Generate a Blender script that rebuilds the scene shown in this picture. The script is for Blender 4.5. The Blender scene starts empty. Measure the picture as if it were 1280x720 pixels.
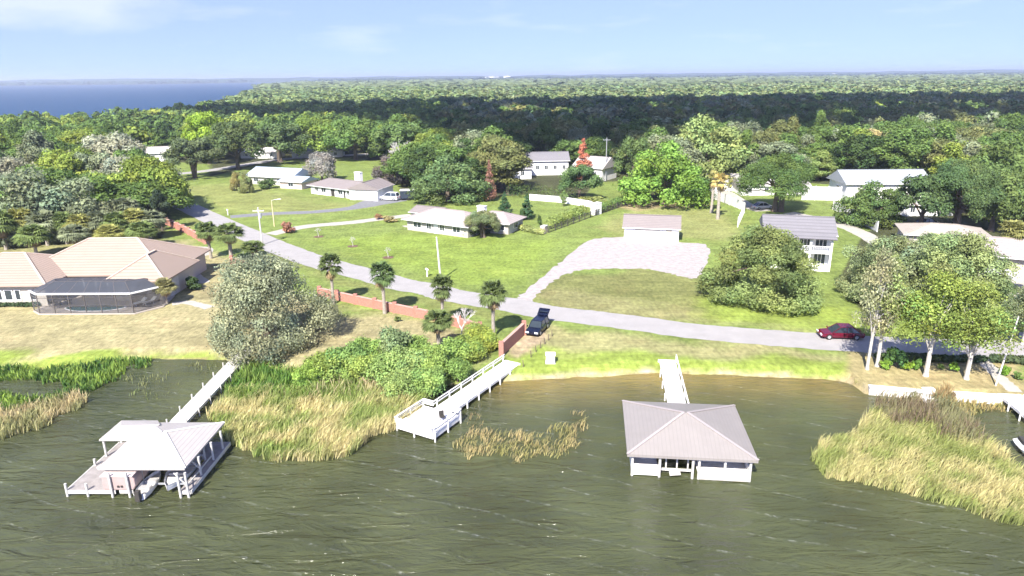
import bpy, math, random
import numpy as np
from mathutils import Vector, Matrix
rad = math.radians
SC = bpy.context.scene
COL = SC.collection
random.seed(7)

# ------------------------------------------------------------------ camera
F = 853.3; PITCH = rad(17.25); ROLL = rad(0.6); H = 28.0
cd_ = bpy.data.cameras.new('camera'); cam = bpy.data.objects.new('camera', cd_); COL.objects.link(cam)
cd_.sensor_width = 36; cd_.lens = F / 1280 * 36; cd_.clip_start = 0.5; cd_.clip_end = 40000
cam.location = (0, 0, H)
_cr, _sr, _cp, _sp = math.cos(ROLL), math.sin(ROLL), math.cos(PITCH), math.sin(PITCH)
_f = Vector((0, _cp, -_sp)); _u = Vector((0, _sp, _cp)); _r = Vector((1, 0, 0))
R_ = _r * _cr - _u * _sr; U_ = _r * _sr + _u * _cr
cam.matrix_world = Matrix(((R_.x, U_.x, -_f.x, 0), (R_.y, U_.y, -_f.y, 0), (R_.z, U_.z, -_f.z, H), (0, 0, 0, 1)))
SC.camera = cam

# ------------------------------------------------------------------ light
SUN_EL = 45.0
SUN_DIR = Vector((-0.35, -0.94, 0)).normalized()          # towards the sun, on the ground
world = bpy.data.worlds.new('World'); SC.world = world; world.use_nodes = True
wn = world.node_tree; wn.nodes.clear()
def N(nt, t, **k):
    n = nt.nodes.new(t)
    for a, b in k.items(): setattr(n, a, b)
    return n
sky = N(wn, 'ShaderNodeTexSky', sky_type='NISHITA'); sky.sun_disc = False
sky.sun_elevation = rad(SUN_EL); sky.sun_rotation = math.atan2(SUN_DIR.x, SUN_DIR.y)
sky.air_density = 1.0; sky.dust_density = 0.1; sky.ozone_density = 4.0; sky.altitude = 0
bg = N(wn, 'ShaderNodeBackground'); bg.inputs[1].default_value = 0.15
out = N(wn, 'ShaderNodeOutputWorld')
# faint clouds, low over the horizon
tc = N(wn, 'ShaderNodeTexCoord'); mp = N(wn, 'ShaderNodeMapping'); mp.inputs['Scale'].default_value = (1, 1, 5.5)
mp.inputs['Location'].default_value = (0.17, 0.4, 0.13)
wn.links.new(tc.outputs['Generated'], mp.inputs[0])
up_ = N(wn, 'ShaderNodeVectorMath', operation='ADD'); up_.inputs[1].default_value = (0, 0, .30); wn.links.new(tc.outputs['Generated'], up_.inputs[0]); nrm_ = N(wn, 'ShaderNodeVectorMath', operation='NORMALIZE'); wn.links.new(up_.outputs[0], nrm_.inputs[0]); wn.links.new(nrm_.outputs[0], sky.inputs[0])
nz = N(wn, 'ShaderNodeTexNoise'); nz.inputs['Scale'].default_value = 5.5; nz.inputs['Detail'].default_value = 7; nz.inputs['Roughness'].default_value = .55
wn.links.new(mp.outputs[0], nz.inputs['Vector'])
cr = N(wn, 'ShaderNodeMapRange'); cr.inputs[1].default_value = .56; cr.inputs[2].default_value = .85; cr.inputs[3].default_value = 0; cr.inputs[4].default_value = .08
wn.links.new(nz.outputs[0], cr.inputs[0])
mx = N(wn, 'ShaderNodeMix', data_type='RGBA'); mx.inputs['B'].default_value = (9.5, 10.2, 11.6, 1)
# one soft bank of cloud low in the sky to the left
cd2 = N(wn, 'ShaderNodeVectorMath', operation='DISTANCE'); cd2.inputs[1].default_value = (-.56, .82, .105)
cm2 = N(wn, 'ShaderNodeMapping'); cm2.inputs['Scale'].default_value = (1, 1, 3.2); cm2.inputs['Location'].default_value = (0, 0, -.231); wn.links.new(tc.outputs['Generated'], cm2.inputs[0]); wn.links.new(cm2.outputs[0], cd2.inputs[0])
cq = N(wn, 'ShaderNodeMapRange'); cq.inputs[1].default_value = .26; cq.inputs[2].default_value = .0; cq.inputs[3].default_value = 0; cq.inputs[4].default_value = 1; wn.links.new(cd2.outputs['Value'], cq.inputs[0])
cz = N(wn, 'ShaderNodeTexNoise'); cz.inputs['Scale'].default_value = 9; cz.inputs['Detail'].default_value = 7; wn.links.new(cm2.outputs[0], cz.inputs['Vector'])
cs = N(wn, 'ShaderNodeMath', operation='ADD'); wn.links.new(cq.outputs[0], cs.inputs[0]); wn.links.new(cz.outputs[0], cs.inputs[1])
ct = N(wn, 'ShaderNodeMapRange'); ct.inputs[1].default_value = .72; ct.inputs[2].default_value = 1.15; ct.inputs[3].default_value = 0; ct.inputs[4].default_value = .09; wn.links.new(cs.outputs[0], ct.inputs[0])
ca_ = N(wn, 'ShaderNodeMath', operation='MAXIMUM'); wn.links.new(cr.outputs[0], ca_.inputs[0]); wn.links.new(ct.outputs[0], ca_.inputs[1])
wn.links.new(ca_.outputs[0], mx.inputs['Factor']); wn.links.new(sky.outputs[0], mx.inputs['A'])
tn_ = N(wn, 'ShaderNodeMix', data_type='RGBA', blend_type='MULTIPLY'); tn_.inputs['Factor'].default_value = 1; tn_.inputs['B'].default_value = (1.0, .77, .84, 1); wn.links.new(mx.outputs['Result'], tn_.inputs['A']); wn.links.new(tn_.outputs['Result'], bg.inputs[0]); wn.links.new(bg.outputs[0], out.inputs[0])
sl = bpy.data.lights.new('sun', 'SUN'); sl.energy = 4.6; sl.angle = rad(0.5); sl.color = (1, .955, .88)
sun = bpy.data.objects.new('sun', sl); COL.objects.link(sun)
sdir = (SUN_DIR + Vector((0, 0, math.tan(rad(SUN_EL))))).normalized()
sun.rotation_euler = sdir.to_track_quat('Z', 'Y').to_euler()
vs = SC.view_settings; vs.view_transform = 'Standard'; vs.look = 'None'; vs.exposure = 1.45; vs.gamma = 1; vs.use_curve_mapping = False
SC.render.engine = 'CYCLES'
cy = SC.cycles
cy.max_bounces = 6; cy.diffuse_bounces = 3; cy.glossy_bounces = 2; cy.transmission_bounces = 3; cy.transparent_max_bounces = 6; cy.volume_bounces = 0
cy.use_denoising = True; cy.use_adaptive_sampling = True; cy.adaptive_threshold = 0.03; cy.sample_clamp_indirect = 4
SC.render.use_persistent_data = False

# ------------------------------------------------------------------ where things stand
def ray(px, py):
    a = (px - 640) / F; b = (360 - py) / F
    u = a * _cr + b * _sr; v = b * _cr - a * _sr
    return (u, _cp + v * _sp, -_sp + v * _cp)
def P(px, py, z=0.0):
    d = ray(px, py); t = (z - H) / d[2]
    return (d[0] * t, d[1] * t)
def Zt(px, y0, y1, z=0.0):
    x, y = P(px, y0, z); d = ray(px, y1); return H + d[2] * y / d[1]
WZ = -0.6                                                   # lake level

# ------------------------------------------------------------------ materials
MATS = {}
def mat(name, c, rough=.8, var=.18, scale=1.5, bump=.0, bscale=None, spec=.3, metal=0, attr=None, c2=None, stretch=None, coord='Object'):
    if name in MATS: return MATS[name]
    m = bpy.data.materials.new(name); m.use_nodes = True; nt = m.node_tree; b = nt.nodes['Principled BSDF']
    b.inputs['Roughness'].default_value = rough; b.inputs['Specular IOR Level'].default_value = spec; b.inputs['Metallic'].default_value = metal
    t = N(nt, 'ShaderNodeTexCoord'); v = t.outputs[coord]
    if stretch:
        q = N(nt, 'ShaderNodeMapping'); q.inputs['Scale'].default_value = stretch; nt.links.new(v, q.inputs[0]); v = q.outputs[0]
    n = N(nt, 'ShaderNodeTexNoise'); n.inputs['Scale'].default_value = scale; n.inputs['Detail'].default_value = 6; n.inputs['Roughness'].default_value = .65
    nt.links.new(v, n.inputs['Vector'])
    mr = N(nt, 'ShaderNodeMapRange'); mr.inputs[1].default_value = .3; mr.inputs[2].default_value = .7; nt.links.new(n.outputs[0], mr.inputs[0])
    x = N(nt, 'ShaderNodeMix', data_type='RGBA')
    ca = [max(0, k * (1 - var)) for k in c]; cb = [min(1, k * (1 + var)) for k in c] if c2 is None else c2
    x.inputs['A'].default_value = (*ca, 1); x.inputs['B'].default_value = (*cb, 1)
    nt.links.new(mr.outputs[0], x.inputs['Factor']); col = x.outputs['Result']
    if attr:
        a = N(nt, 'ShaderNodeAttribute', attribute_name=attr); y = N(nt, 'ShaderNodeMix', data_type='RGBA', blend_type='MULTIPLY')
        y.inputs['Factor'].default_value = 1; nt.links.new(col, y.inputs['A']); nt.links.new(a.outputs[0], y.inputs['B']); col = y.outputs['Result']
    nt.links.new(col, b.inputs['Base Color'])
    if bump:
        n2 = N(nt, 'ShaderNodeTexNoise'); n2.inputs['Scale'].default_value = bscale or scale * 6; n2.inputs['Detail'].default_value = 4
        nt.links.new(v, n2.inputs['Vector'])
        bp = N(nt, 'ShaderNodeBump'); bp.inputs['Strength'].default_value = bump; bp.inputs['Distance'].default_value = .08
        nt.links.new(n2.outputs[0], bp.inputs['Height']); nt.links.new(bp.outputs[0], b.inputs['Normal'])
    MATS[name] = m; return m

def striped(name, c, dark, period, axis='X', rough=.5, width=.12, metal=0, var=.06):
    """panels or courses with seams every PERIOD metres along one object axis"""
    if name in MATS: return MATS[name]
    m = mat(name, c, rough=rough, var=var, scale=.8, metal=metal); nt = m.node_tree; b = nt.nodes['Principled BSDF']
    base = b.inputs['Base Color'].links[0].from_socket
    t = N(nt, 'ShaderNodeTexCoord'); s = N(nt, 'ShaderNodeSeparateXYZ'); nt.links.new(t.outputs['Object'], s.inputs[0])
    d = N(nt, 'ShaderNodeMath', operation='DIVIDE'); d.inputs[1].default_value = period; nt.links.new(s.outputs[axis], d.inputs[0])
    f = N(nt, 'ShaderNodeMath', operation='FRACT'); nt.links.new(d.outputs[0], f.inputs[0])
    l = N(nt, 'ShaderNodeMath', operation='LESS_THAN'); l.inputs[1].default_value = width; nt.links.new(f.outputs[0], l.inputs[0])
    x = N(nt, 'ShaderNodeMix', data_type='RGBA'); x.inputs['B'].default_value = (*dark, 1)
    nt.links.new(l.outputs[0], x.inputs['Factor']); nt.links.new(base, x.inputs['A']); nt.links.new(x.outputs['Result'], b.inputs['Base Color'])
    return m

def leaf_mat(name='foliage', trans=.3):
    m = bpy.data.materials.new(name); m.use_nodes = True; nt = m.node_tree; nt.nodes.clear()
    o = N(nt, 'ShaderNodeOutputMaterial'); oi = N(nt, 'ShaderNodeObjectInfo'); a = N(nt, 'ShaderNodeAttribute', attribute_name='tint')
    y = N(nt, 'ShaderNodeMix', data_type='RGBA', blend_type='MULTIPLY'); y.inputs['Factor'].default_value = 1
    nt.links.new(oi.outputs['Color'], y.inputs['A']); nt.links.new(a.outputs[0], y.inputs['B'])
    d = N(nt, 'ShaderNodeBsdfDiffuse'); t = N(nt, 'ShaderNodeBsdfTranslucent'); mxs = N(nt, 'ShaderNodeMixShader'); mxs.inputs[0].default_value = trans
    nt.links.new(y.outputs['Result'], d.inputs[0]); nt.links.new(y.outputs['Result'], t.inputs[0])
    nt.links.new(d.outputs[0], mxs.inputs[1]); nt.links.new(t.outputs[0], mxs.inputs[2])
    nt.links.new(mxs.outputs[0], o.inputs[0]); MATS[name] = m; return m
LEAF = leaf_mat()

WHITE = mat('white_paint', (.78, .77, .75), .5, .05, .7)
OFFWHITE = mat('aged_white_paint', (.5, .48, .44), .6, .12, 1.2)
TRIM = mat('dark_trim', (.05, .045, .04), .5)
GLASS = mat('window_glass', (.03, .04, .05), .08, .1, spec=.8)
BARK = mat('bark', (.13, .10, .075), .9, .35, 3, .5)
PALEBARK = mat('pale_bark', (.46, .43, .38), .85, .25, 3, .4)
PALMBARK = mat('palm_bark', (.33, .29, .24), .9, .3, 4, .6, stretch=(1, 1, 3))
BRICK = mat('red_brick', (.36, .17, .13), .85, .2, 5, .2)
BRICKCAP = mat('brick_cap', (.46, .27, .22), .85, .15, 3)
WOODGREY = mat('weathered_planks', (.42, .39, .36), .8, .2, 2, .3, stretch=(1, 6, 1))
DECKWHITE = mat('white_deck_planks', (.74, .72, .69), .7, .08, 2, .2)
PINKDECK = mat('weathered_pink_deck', (.265, .24, .225), .8, .2, 2)
CONC = mat('concrete', (.42, .40, .37), .9, .12, 1.0, .2)
METALGREY = mat('galvanised', (.42, .43, .44), .4, .1, metal=.4)
RUBBER = mat('rubber', (.02, .02, .02), .9)
MULCH = mat('mulch', (.13, .08, .055), .95, .4, 3, .5)

# ------------------------------------------------------------------ mesh helpers
def mesh_np(name, V, Fc, tint=None, smooth=False):
    me = bpy.data.meshes.new(name); V = np.asarray(V, np.float32); Fc = np.asarray(Fc, np.int32); k = Fc.shape[1]
    me.vertices.add(len(V)); me.vertices.foreach_set('co', V.ravel())
    me.loops.add(Fc.size); me.loops.foreach_set('vertex_index', Fc.ravel())
    me.polygons.add(len(Fc)); me.polygons.foreach_set('loop_start', np.arange(0, Fc.size, k, dtype=np.int32))
    if smooth: me.polygons.foreach_set('use_smooth', np.ones(len(Fc), bool))
    me.update(calc_edges=True)
    if tint is not None:
        at = me.color_attributes.new('tint', 'FLOAT_COLOR', 'POINT')
        c = np.ones((len(V), 4), np.float32); c[:, :3] = tint; at.data.foreach_set('color', c.ravel())
    me.validate(verbose=False)
    return me
def tag(o, label=None, cat=None, group=None, kind=None):
    if label: o['label'] = label
    if cat: o['category'] = cat
    if group: o['group'] = group
    if kind: o['kind'] = kind
    return o
def link(name, me, m=None, parent=None):
    if m is not None and not me.materials: me.materials.append(m)
    o = bpy.data.objects.new(name, me); COL.objects.link(o)
    if parent is not None: o.parent = parent
    return o
def thing(name, label, cat, loc=(0, 0, 0), rz=0, group=None):
    o = bpy.data.objects.new(name, None); COL.objects.link(o); o.location = loc if len(loc) == 3 else (*loc, 0); o.rotation_euler = (0, 0, rz)
    o.empty_display_size = .3
    return tag(o, label, cat, group)
def copy_thing(root, loc, rz=None, label=None, scale=None, group=None):
    r = root.copy(); COL.objects.link(r); r.location = loc if len(loc) == 3 else (*loc, 0)
    if rz is not None: r.rotation_euler = (0, 0, rz)
    if scale is not None: r.scale = (scale,) * 3 if not hasattr(scale, '__len__') else scale
    if label: r['label'] = label
    if group: r['group'] = group
    for ch in list(root.children):
        c = ch.copy(); COL.objects.link(c); c.parent = r
        for g in ch.children:
            d = g.copy(); COL.objects.link(d); d.parent = c
    return r
class MB:
    def __init__(s): s.v = []; s.f = []
    def poly(s, pts):
        n = len(s.v); s.v += [tuple(p) for p in pts]; s.f.append(list(range(n, n + len(pts)))); return s
    def box(s, x0, x1, y0, y1, z0, z1):
        n = len(s.v); s.v += [(x, y, z) for z in (z0, z1) for x, y in ((x0, y0), (x1, y0), (x1, y1), (x0, y1))]
        s.f += [[n + i for i in q] for q in ((3, 2, 1, 0), (4, 5, 6, 7), (0, 1, 5, 4), (1, 2, 6, 5), (2, 3, 7, 6), (3, 0, 4, 7))]; return s
    def bar(s, p, q, w, h):
        """a box from p to q, w wide and h high, p and q on its axis"""
        p, q = Vector(p), Vector(q); d = (q - p).normalized(); up = Vector((0, 0, 1)) if abs(d.z) < .9 else Vector((0, 1, 0))
        a = d.cross(up).normalized(); b = a.cross(d).normalized(); n = len(s.v)
        for e in (p, q):
            s.v += [tuple(e + a * w / 2 * i + b * h / 2 * j) for i, j in ((-1, -1), (1, -1), (1, 1), (-1, 1))]
        s.f += [[n + i for i in t] for t in ((0, 1, 2, 3), (7, 6, 5, 4), (0, 4, 5, 1), (1, 5, 6, 2), (2, 6, 7, 3), (3, 7, 4, 0))]; return s
    def tube(s, pts, rs, n=8, cap=True):
        pts = [Vector(p) for p in pts]; base = len(s.v)
        for i, p in enumerate(pts):
            d = (pts[min(i + 1, len(pts) - 1)] - pts[max(i - 1, 0)]).normalized(); up = Vector((0, 1, 0)) if abs(d.z) > .8 else Vector((0, 0, 1))
            a = d.cross(up).normalized(); b = d.cross(a).normalized(); r = rs[i] if hasattr(rs, '__len__') else rs
            s.v += [tuple(p + (a * math.cos(t) + b * math.sin(t)) * r) for t in [2 * math.pi * k / n for k in range(n)]]
        for i in range(len(pts) - 1):
            for k in range(n):
                o = base + i * n; s.f.append([o + k, o + (k + 1) % n, o + n + (k + 1) % n, o + n + k])
        if cap: s.f.append([base + k for k in range(n)][::-1]); s.f.append([base + (len(pts) - 1) * n + k for k in range(n)])
        return s
    def prism(s, pts, z0, z1):
        n = len(s.v); k = len(pts); s.v += [(x, y, z0) for x, y in pts] + [(x, y, z1) for x, y in pts]
        s.f.append([n + i for i in range(k)][::-1]); s.f.append([n + k + i for i in range(k)])
        for i in range(k): j = (i + 1) % k; s.f.append([n + i, n + j, n + k + j, n + k + i])
        return s
    def build(s, name, m, parent=None, smooth=False, bevel=0):
        me = bpy.data.meshes.new(name); me.from_pydata(s.v, [], s.f); me.validate(); me.update()
        if smooth: me.polygons.foreach_set('use_smooth', [True] * len(me.polygons))
        o = link(name, me, m, parent)
        if bevel:
            b = o.modifiers.new('bevel', 'BEVEL'); b.width = bevel; b.segments = 2; b.limit_method = 'ANGLE'
        return o

# ------------------------------------------------------------------ smooth 2-D noise and polygons (numpy)
_rn = np.random.RandomState(5); _G = _rn.rand(256, 256)
def vnoise(x, y, s):
    x = np.asarray(x) / s; y = np.asarray(y) / s; xi = np.floor(x).astype(int); yi = np.floor(y).astype(int); fx = x - xi; fy = y - yi
    fx = fx * fx * (3 - 2 * fx); fy = fy * fy * (3 - 2 * fy); g = lambda a, b: _G[a % 256, b % 256]
    return (g(xi, yi) * (1 - fx) + g(xi + 1, yi) * fx) * (1 - fy) + (g(xi, yi + 1) * (1 - fx) + g(xi + 1, yi + 1) * fx) * fy
def fnoise(x, y, s): return (vnoise(x, y, s) + .5 * vnoise(x + 31, y + 7, s / 2) + .25 * vnoise(x + 5, y + 77, s / 4)) / 1.75
def inside(poly, x, y):
    r = np.zeros(np.shape(x), bool); n = len(poly)
    for i in range(n):
        x0, y0 = poly[i]; x1, y1 = poly[(i + 1) % n]
        if y0 == y1: continue
        c = ((y0 > y) != (y1 > y)) & (x < (x1 - x0) * (y - y0) / (y1 - y0) + x0); r ^= c
    return r
def px_poly(l, z=0.0): return [P(a, b, z) for a, b in l]
def smooth_pts(p, n=6):
    """Catmull-Rom through the points"""
    o = []
    for i in range(len(p) - 1):
        a = p[max(i - 1, 0)]; b = p[i]; c = p[i + 1]; d = p[min(i + 2, len(p) - 1)]
        for k in range(n):
            t = k / n
            o.append(tuple(.5 * ((2 * b[j]) + (c[j] - a[j]) * t + (2 * a[j] - 5 * b[j] + 4 * c[j] - d[j]) * t * t + (-a[j] + 3 * b[j] - 3 * c[j] + d[j]) * t ** 3) for j in range(len(b))))
    o.append(tuple(p[-1])); return o

# ------------------------------------------------------------------ GROUND
shore_px = [(-260, 462), (-60, 461), (20, 462), (60, 464), (110, 458), (150, 450), (200, 448), (260, 449), (300, 450), (345, 462), (420, 474), (500, 482), (560, 482),
            (600, 474), (624, 477), (650, 476), (700, 473), (760, 470), (832, 466), (880, 468), (960, 471), (1030, 474), (1062, 479), (1084, 492), (1180, 496), (1272, 502), (1310, 508), (1600, 535)]
shore = sorted(P(a, b, WZ) for a, b in shore_px); shx = np.array([a for a, b in shore]); shy = np.array([b for a, b in shore])
FARLAKE = [(-20000, 380), (-420, 335), (-250, 372), P(240, 150), P(300, 128), P(322, 119), P(330, 111), P(425, 101.6), P(200, 105.2), P(0, 107.6), (-20000, 6200)]
def axis(lo, hi, step, far_lo, far_hi, g=1.09):
    a = list(np.arange(lo, hi + 1e-6, step)); s = step * 2
    while a[-1] < far_hi: a.append(a[-1] + s); s *= g
    s = step * 2; b = []
    c = lo
    while c > far_lo: c -= s; b.append(c); s *= g
    a[-1] = far_hi; b[-1] = far_lo
    return np.array(b[::-1] + a)
gx = axis(-110, 110, .5, -15000, 15000); gy = axis(34, 200, .5, -400, 16000)
X, Y = np.meshgrid(gx, gy); X = X.ravel(); Y = Y.ravel()
sh = np.interp(X, shx, shy)
dS = Y - sh - (fnoise(X, Y, 3) - .5) * 1.0
slope = np.where(X > P(1080, 490, WZ)[0], 2.0, .32)
Zg = np.clip(WZ + dS * slope, -3.0, 0)
Zg = np.where(dS < 0, np.clip(WZ + dS * .22, -3, 0), Zg)
fl = inside(FARLAKE, X, Y); Zg = np.where(fl, -3.0, Zg)
# what grows or lies where: natural colours of the ground itself
wx = X + (fnoise(X, Y, 6) - .5) * 5; wy = Y + (fnoise(X + 40, Y, 6) - .5) * 7
base = np.array([.155, .20, .052]); C = np.tile(base, (len(X), 1))
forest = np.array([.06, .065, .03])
CLEAR = [px_poly([(196, 222), (262, 221), (330, 204), (385, 196), (440, 198), (508, 205), (500, 236), (532, 243), (620, 246), (660, 243), (728, 248), (744, 228), (786, 226), (792, 250), (880, 250),
                  (900, 238), (940, 233), (1000, 228), (1055, 232), (1062, 255), (1100, 275), (1075, 300), (1050, 345), (1080, 395), (1330, 420), (1400, 560), (-100, 560), (-100, 302), (200, 302), (214, 276)]),
         px_poly([(150, 204), (262, 204), (262, 222), (165, 221)])]
def paint(poly, col, amt=1.0, jit=1.2):
    w = np.zeros(len(X))
    for jx, jy in ((-jit, 0), (jit, 0), (0, -jit), (0, jit)): w += inside(poly, wx + jx, wy + jy)
    w = (w / 4 * amt)[:, None]; C[:] = C * (1 - w) + np.array(col) * w
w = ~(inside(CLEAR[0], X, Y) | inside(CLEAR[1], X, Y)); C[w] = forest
TAN = (.29, .25, .135); LIME = (.20, .255, .05); OLIVE = (.16, .165, .06)
paint(px_poly([(-200, 300), (215, 300), (300, 320), (380, 368), (400, 385), (545, 402), (600, 420), (600, 450), (400, 452), (270, 447), (150, 450), (-200, 456)]), TAN, .9)
paint(px_poly([(-200, 300), (210, 302), (260, 345), (215, 372), (-200, 372)]), (.2, .2, .08), .7)
paint(px_poly([(-200, 440), (60, 442), (150, 439), (270, 442), (300, 450), (300, 468), (-200, 475)]), LIME, 1, .6)
paint(px_poly([(300, 440), (345, 448), (395, 452), (390, 470), (300, 466)]), LIME, 1, .6)
paint(px_poly([(215, 268), (262, 292), (330, 322), (400, 350), (480, 375), (560, 392), (600, 402), (640, 394), (560, 380), (455, 354), (395, 336), (310, 300), (250, 270), (215, 250)]), (.17, .19, .06), .9, .5)
paint(px_poly([(630, 442), (690, 434), (800, 440), (1000, 446), (1075, 450), (1080, 470), (1000, 476), (620, 482)]), LIME, .95, .6)
paint(px_poly([(690, 408), (860, 424), (1060, 442), (1060, 450), (860, 440), (690, 438), (640, 430), (650, 410)]), (.27, .245, .12), .75, .7)
paint(px_poly([(632, 432), (660, 418), (690, 400), (690, 422), (650, 446)]), (.38, .28, .2), .7, .4)
paint(px_poly([(672, 368), (705, 342), (800, 336), (870, 350), (890, 345), (890, 405), (800, 396), (700, 386)]), OLIVE, .9)
paint(px_poly([(672, 368), (700, 362), (880, 392), (1060, 408), (1060, 418), (880, 402), (700, 388)]), (.25, .23, .11), .5)
paint(px_poly([(870, 372), (960, 380), (1050, 380), (1075, 410), (880, 398)]), LIME, .9)
paint(px_poly([(395, 300), (520, 292), (640, 300), (700, 300), (640, 355), (560, 352), (460, 322)]), (.185, .25, .045), .7, 2)
paint(px_poly([(735, 285), (790, 262), (905, 262), (930, 290), (900, 300), (790, 296)]), (.235, .235, .09), .7)
paint(px_poly([(760, 252), (880, 252), (900, 258), (780, 264)]), (.3, .22, .14), .8, 1)
paint(px_poly([(205, 230), (330, 232), (390, 250), (470, 258), (380, 270), (290, 268)]), (.22, .225, .08), .6, 3)
paint(px_poly([(1062, 440), (1290, 452), (1330, 520), (1080, 492)]), (.31, .25, .13), .85, .5)
paint(px_poly([(1060, 402), (1300, 415), (1300, 425), (1060, 412)]), LIME, .6, .5)
sand = (dS < 2.2) & (dS > -1.5) & (X > P(622, 478, WZ)[0] - .5) & (X < P(1075, 480, WZ)[0]); sw = np.where(sand, np.clip(.7 - np.abs(dS - .3) / .8 + (vnoise(X, Y, 1.5) - .5), 0, 1), 0)[:, None]
C = C * (1 - sw) + np.array([.40, .34, .21]) * sw
under = (dS < 0)[:, None]; C = np.where(under, np.array([.25, .2, .1]), C)
n1 = (.82 + .36 * fnoise(X, Y, 9))[:, None]; C = C * n1
nyy, nxx = len(gy), len(gx); idx = np.arange(nyy * nxx).reshape(nyy, nxx)
Fg = np.stack([idx[:-1, :-1], idx[:-1, 1:], idx[1:, 1:], idx[1:, :-1]], -1).reshape(-1, 4)
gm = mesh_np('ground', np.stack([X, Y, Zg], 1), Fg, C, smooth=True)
def ground_mat():
    m = bpy.data.materials.new('ground_cover'); m.use_nodes = True; nt = m.node_tree; b = nt.nodes['Principled BSDF']; b.inputs['Roughness'].default_value = .95; b.inputs['Specular IOR Level'].default_value = .1
    a = N(nt, 'ShaderNodeAttribute', attribute_name='tint'); t = N(nt, 'ShaderNodeTexCoord')
    col = a.outputs[0]
    for sc, lo, hi, st in ((.35, .78, 1.2, (1, 1, 1)), (2.2, .72, 1.25, (1, .5, 1)), (14, .7, 1.3, (1, 1, 1)), (1.1, .86, 1.14, (.12, 1.6, 1))):
        q = N(nt, 'ShaderNodeMapping'); q.inputs['Scale'].default_value = st; nt.links.new(t.outputs['Object'], q.inputs[0])
        n = N(nt, 'ShaderNodeTexNoise'); n.inputs['Scale'].default_value = sc; n.inputs['Detail'].default_value = 5; nt.links.new(q.outputs[0], n.inputs['Vector'])
        r = N(nt, 'ShaderNodeMapRange'); r.inputs[1].default_value = .3; r.inputs[2].default_value = .7; r.inputs[3].default_value = lo; r.inputs[4].default_value = hi
        nt.links.new(n.outputs[0], r.inputs[0]); x = N(nt, 'ShaderNodeMix', data_type='RGBA', blend_type='MULTIPLY'); x.inputs['Factor'].default_value = 1
        nt.links.new(col, x.inputs['A']); nt.links.new(r.outputs[0], x.inputs['B']); col = x.outputs['Result']
    # dry patches in the turf
    n = N(nt, 'ShaderNodeTexNoise'); n.inputs['Scale'].default_value = .16; n.inputs['Detail'].default_value = 7; n.inputs['Roughness'].default_value = .7; nt.links.new(t.outputs['Object'], n.inputs['Vector'])
    r = N(nt, 'ShaderNodeMapRange'); r.inputs[1].default_value = .52; r.inputs[2].default_value = .72; r.inputs[3].default_value = 0; r.inputs[4].default_value = .5; nt.links.new(n.outputs[0], r.inputs[0])
    x = N(nt, 'ShaderNodeMix', data_type='RGBA', blend_type='MULTIPLY'); x.inputs['B'].default_value = (1.25, 1.05, 1.1, 1); nt.links.new(r.outputs[0], x.inputs['Factor']); nt.links.new(col, x.inputs['A']); col = x.outputs['Result']
    nt.links.new(col, b.inputs['Base Color'])
    n2 = N(nt, 'ShaderNodeTexNoise'); n2.inputs['Scale'].default_value = 9; n2.inputs['Detail'].default_value = 4; nt.links.new(t.outputs['Object'], n2.inputs['Vector'])
    bp = N(nt, 'ShaderNodeBump'); bp.inputs['Strength'].default_value = .5; bp.inputs['Distance'].default_value = .1; nt.links.new(n2.outputs[0], bp.inputs['Height']); nt.links.new(bp.outputs[0], b.inputs['Normal'])
    return m
tag(link('ground', gm, ground_mat()), kind='structure')

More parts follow.
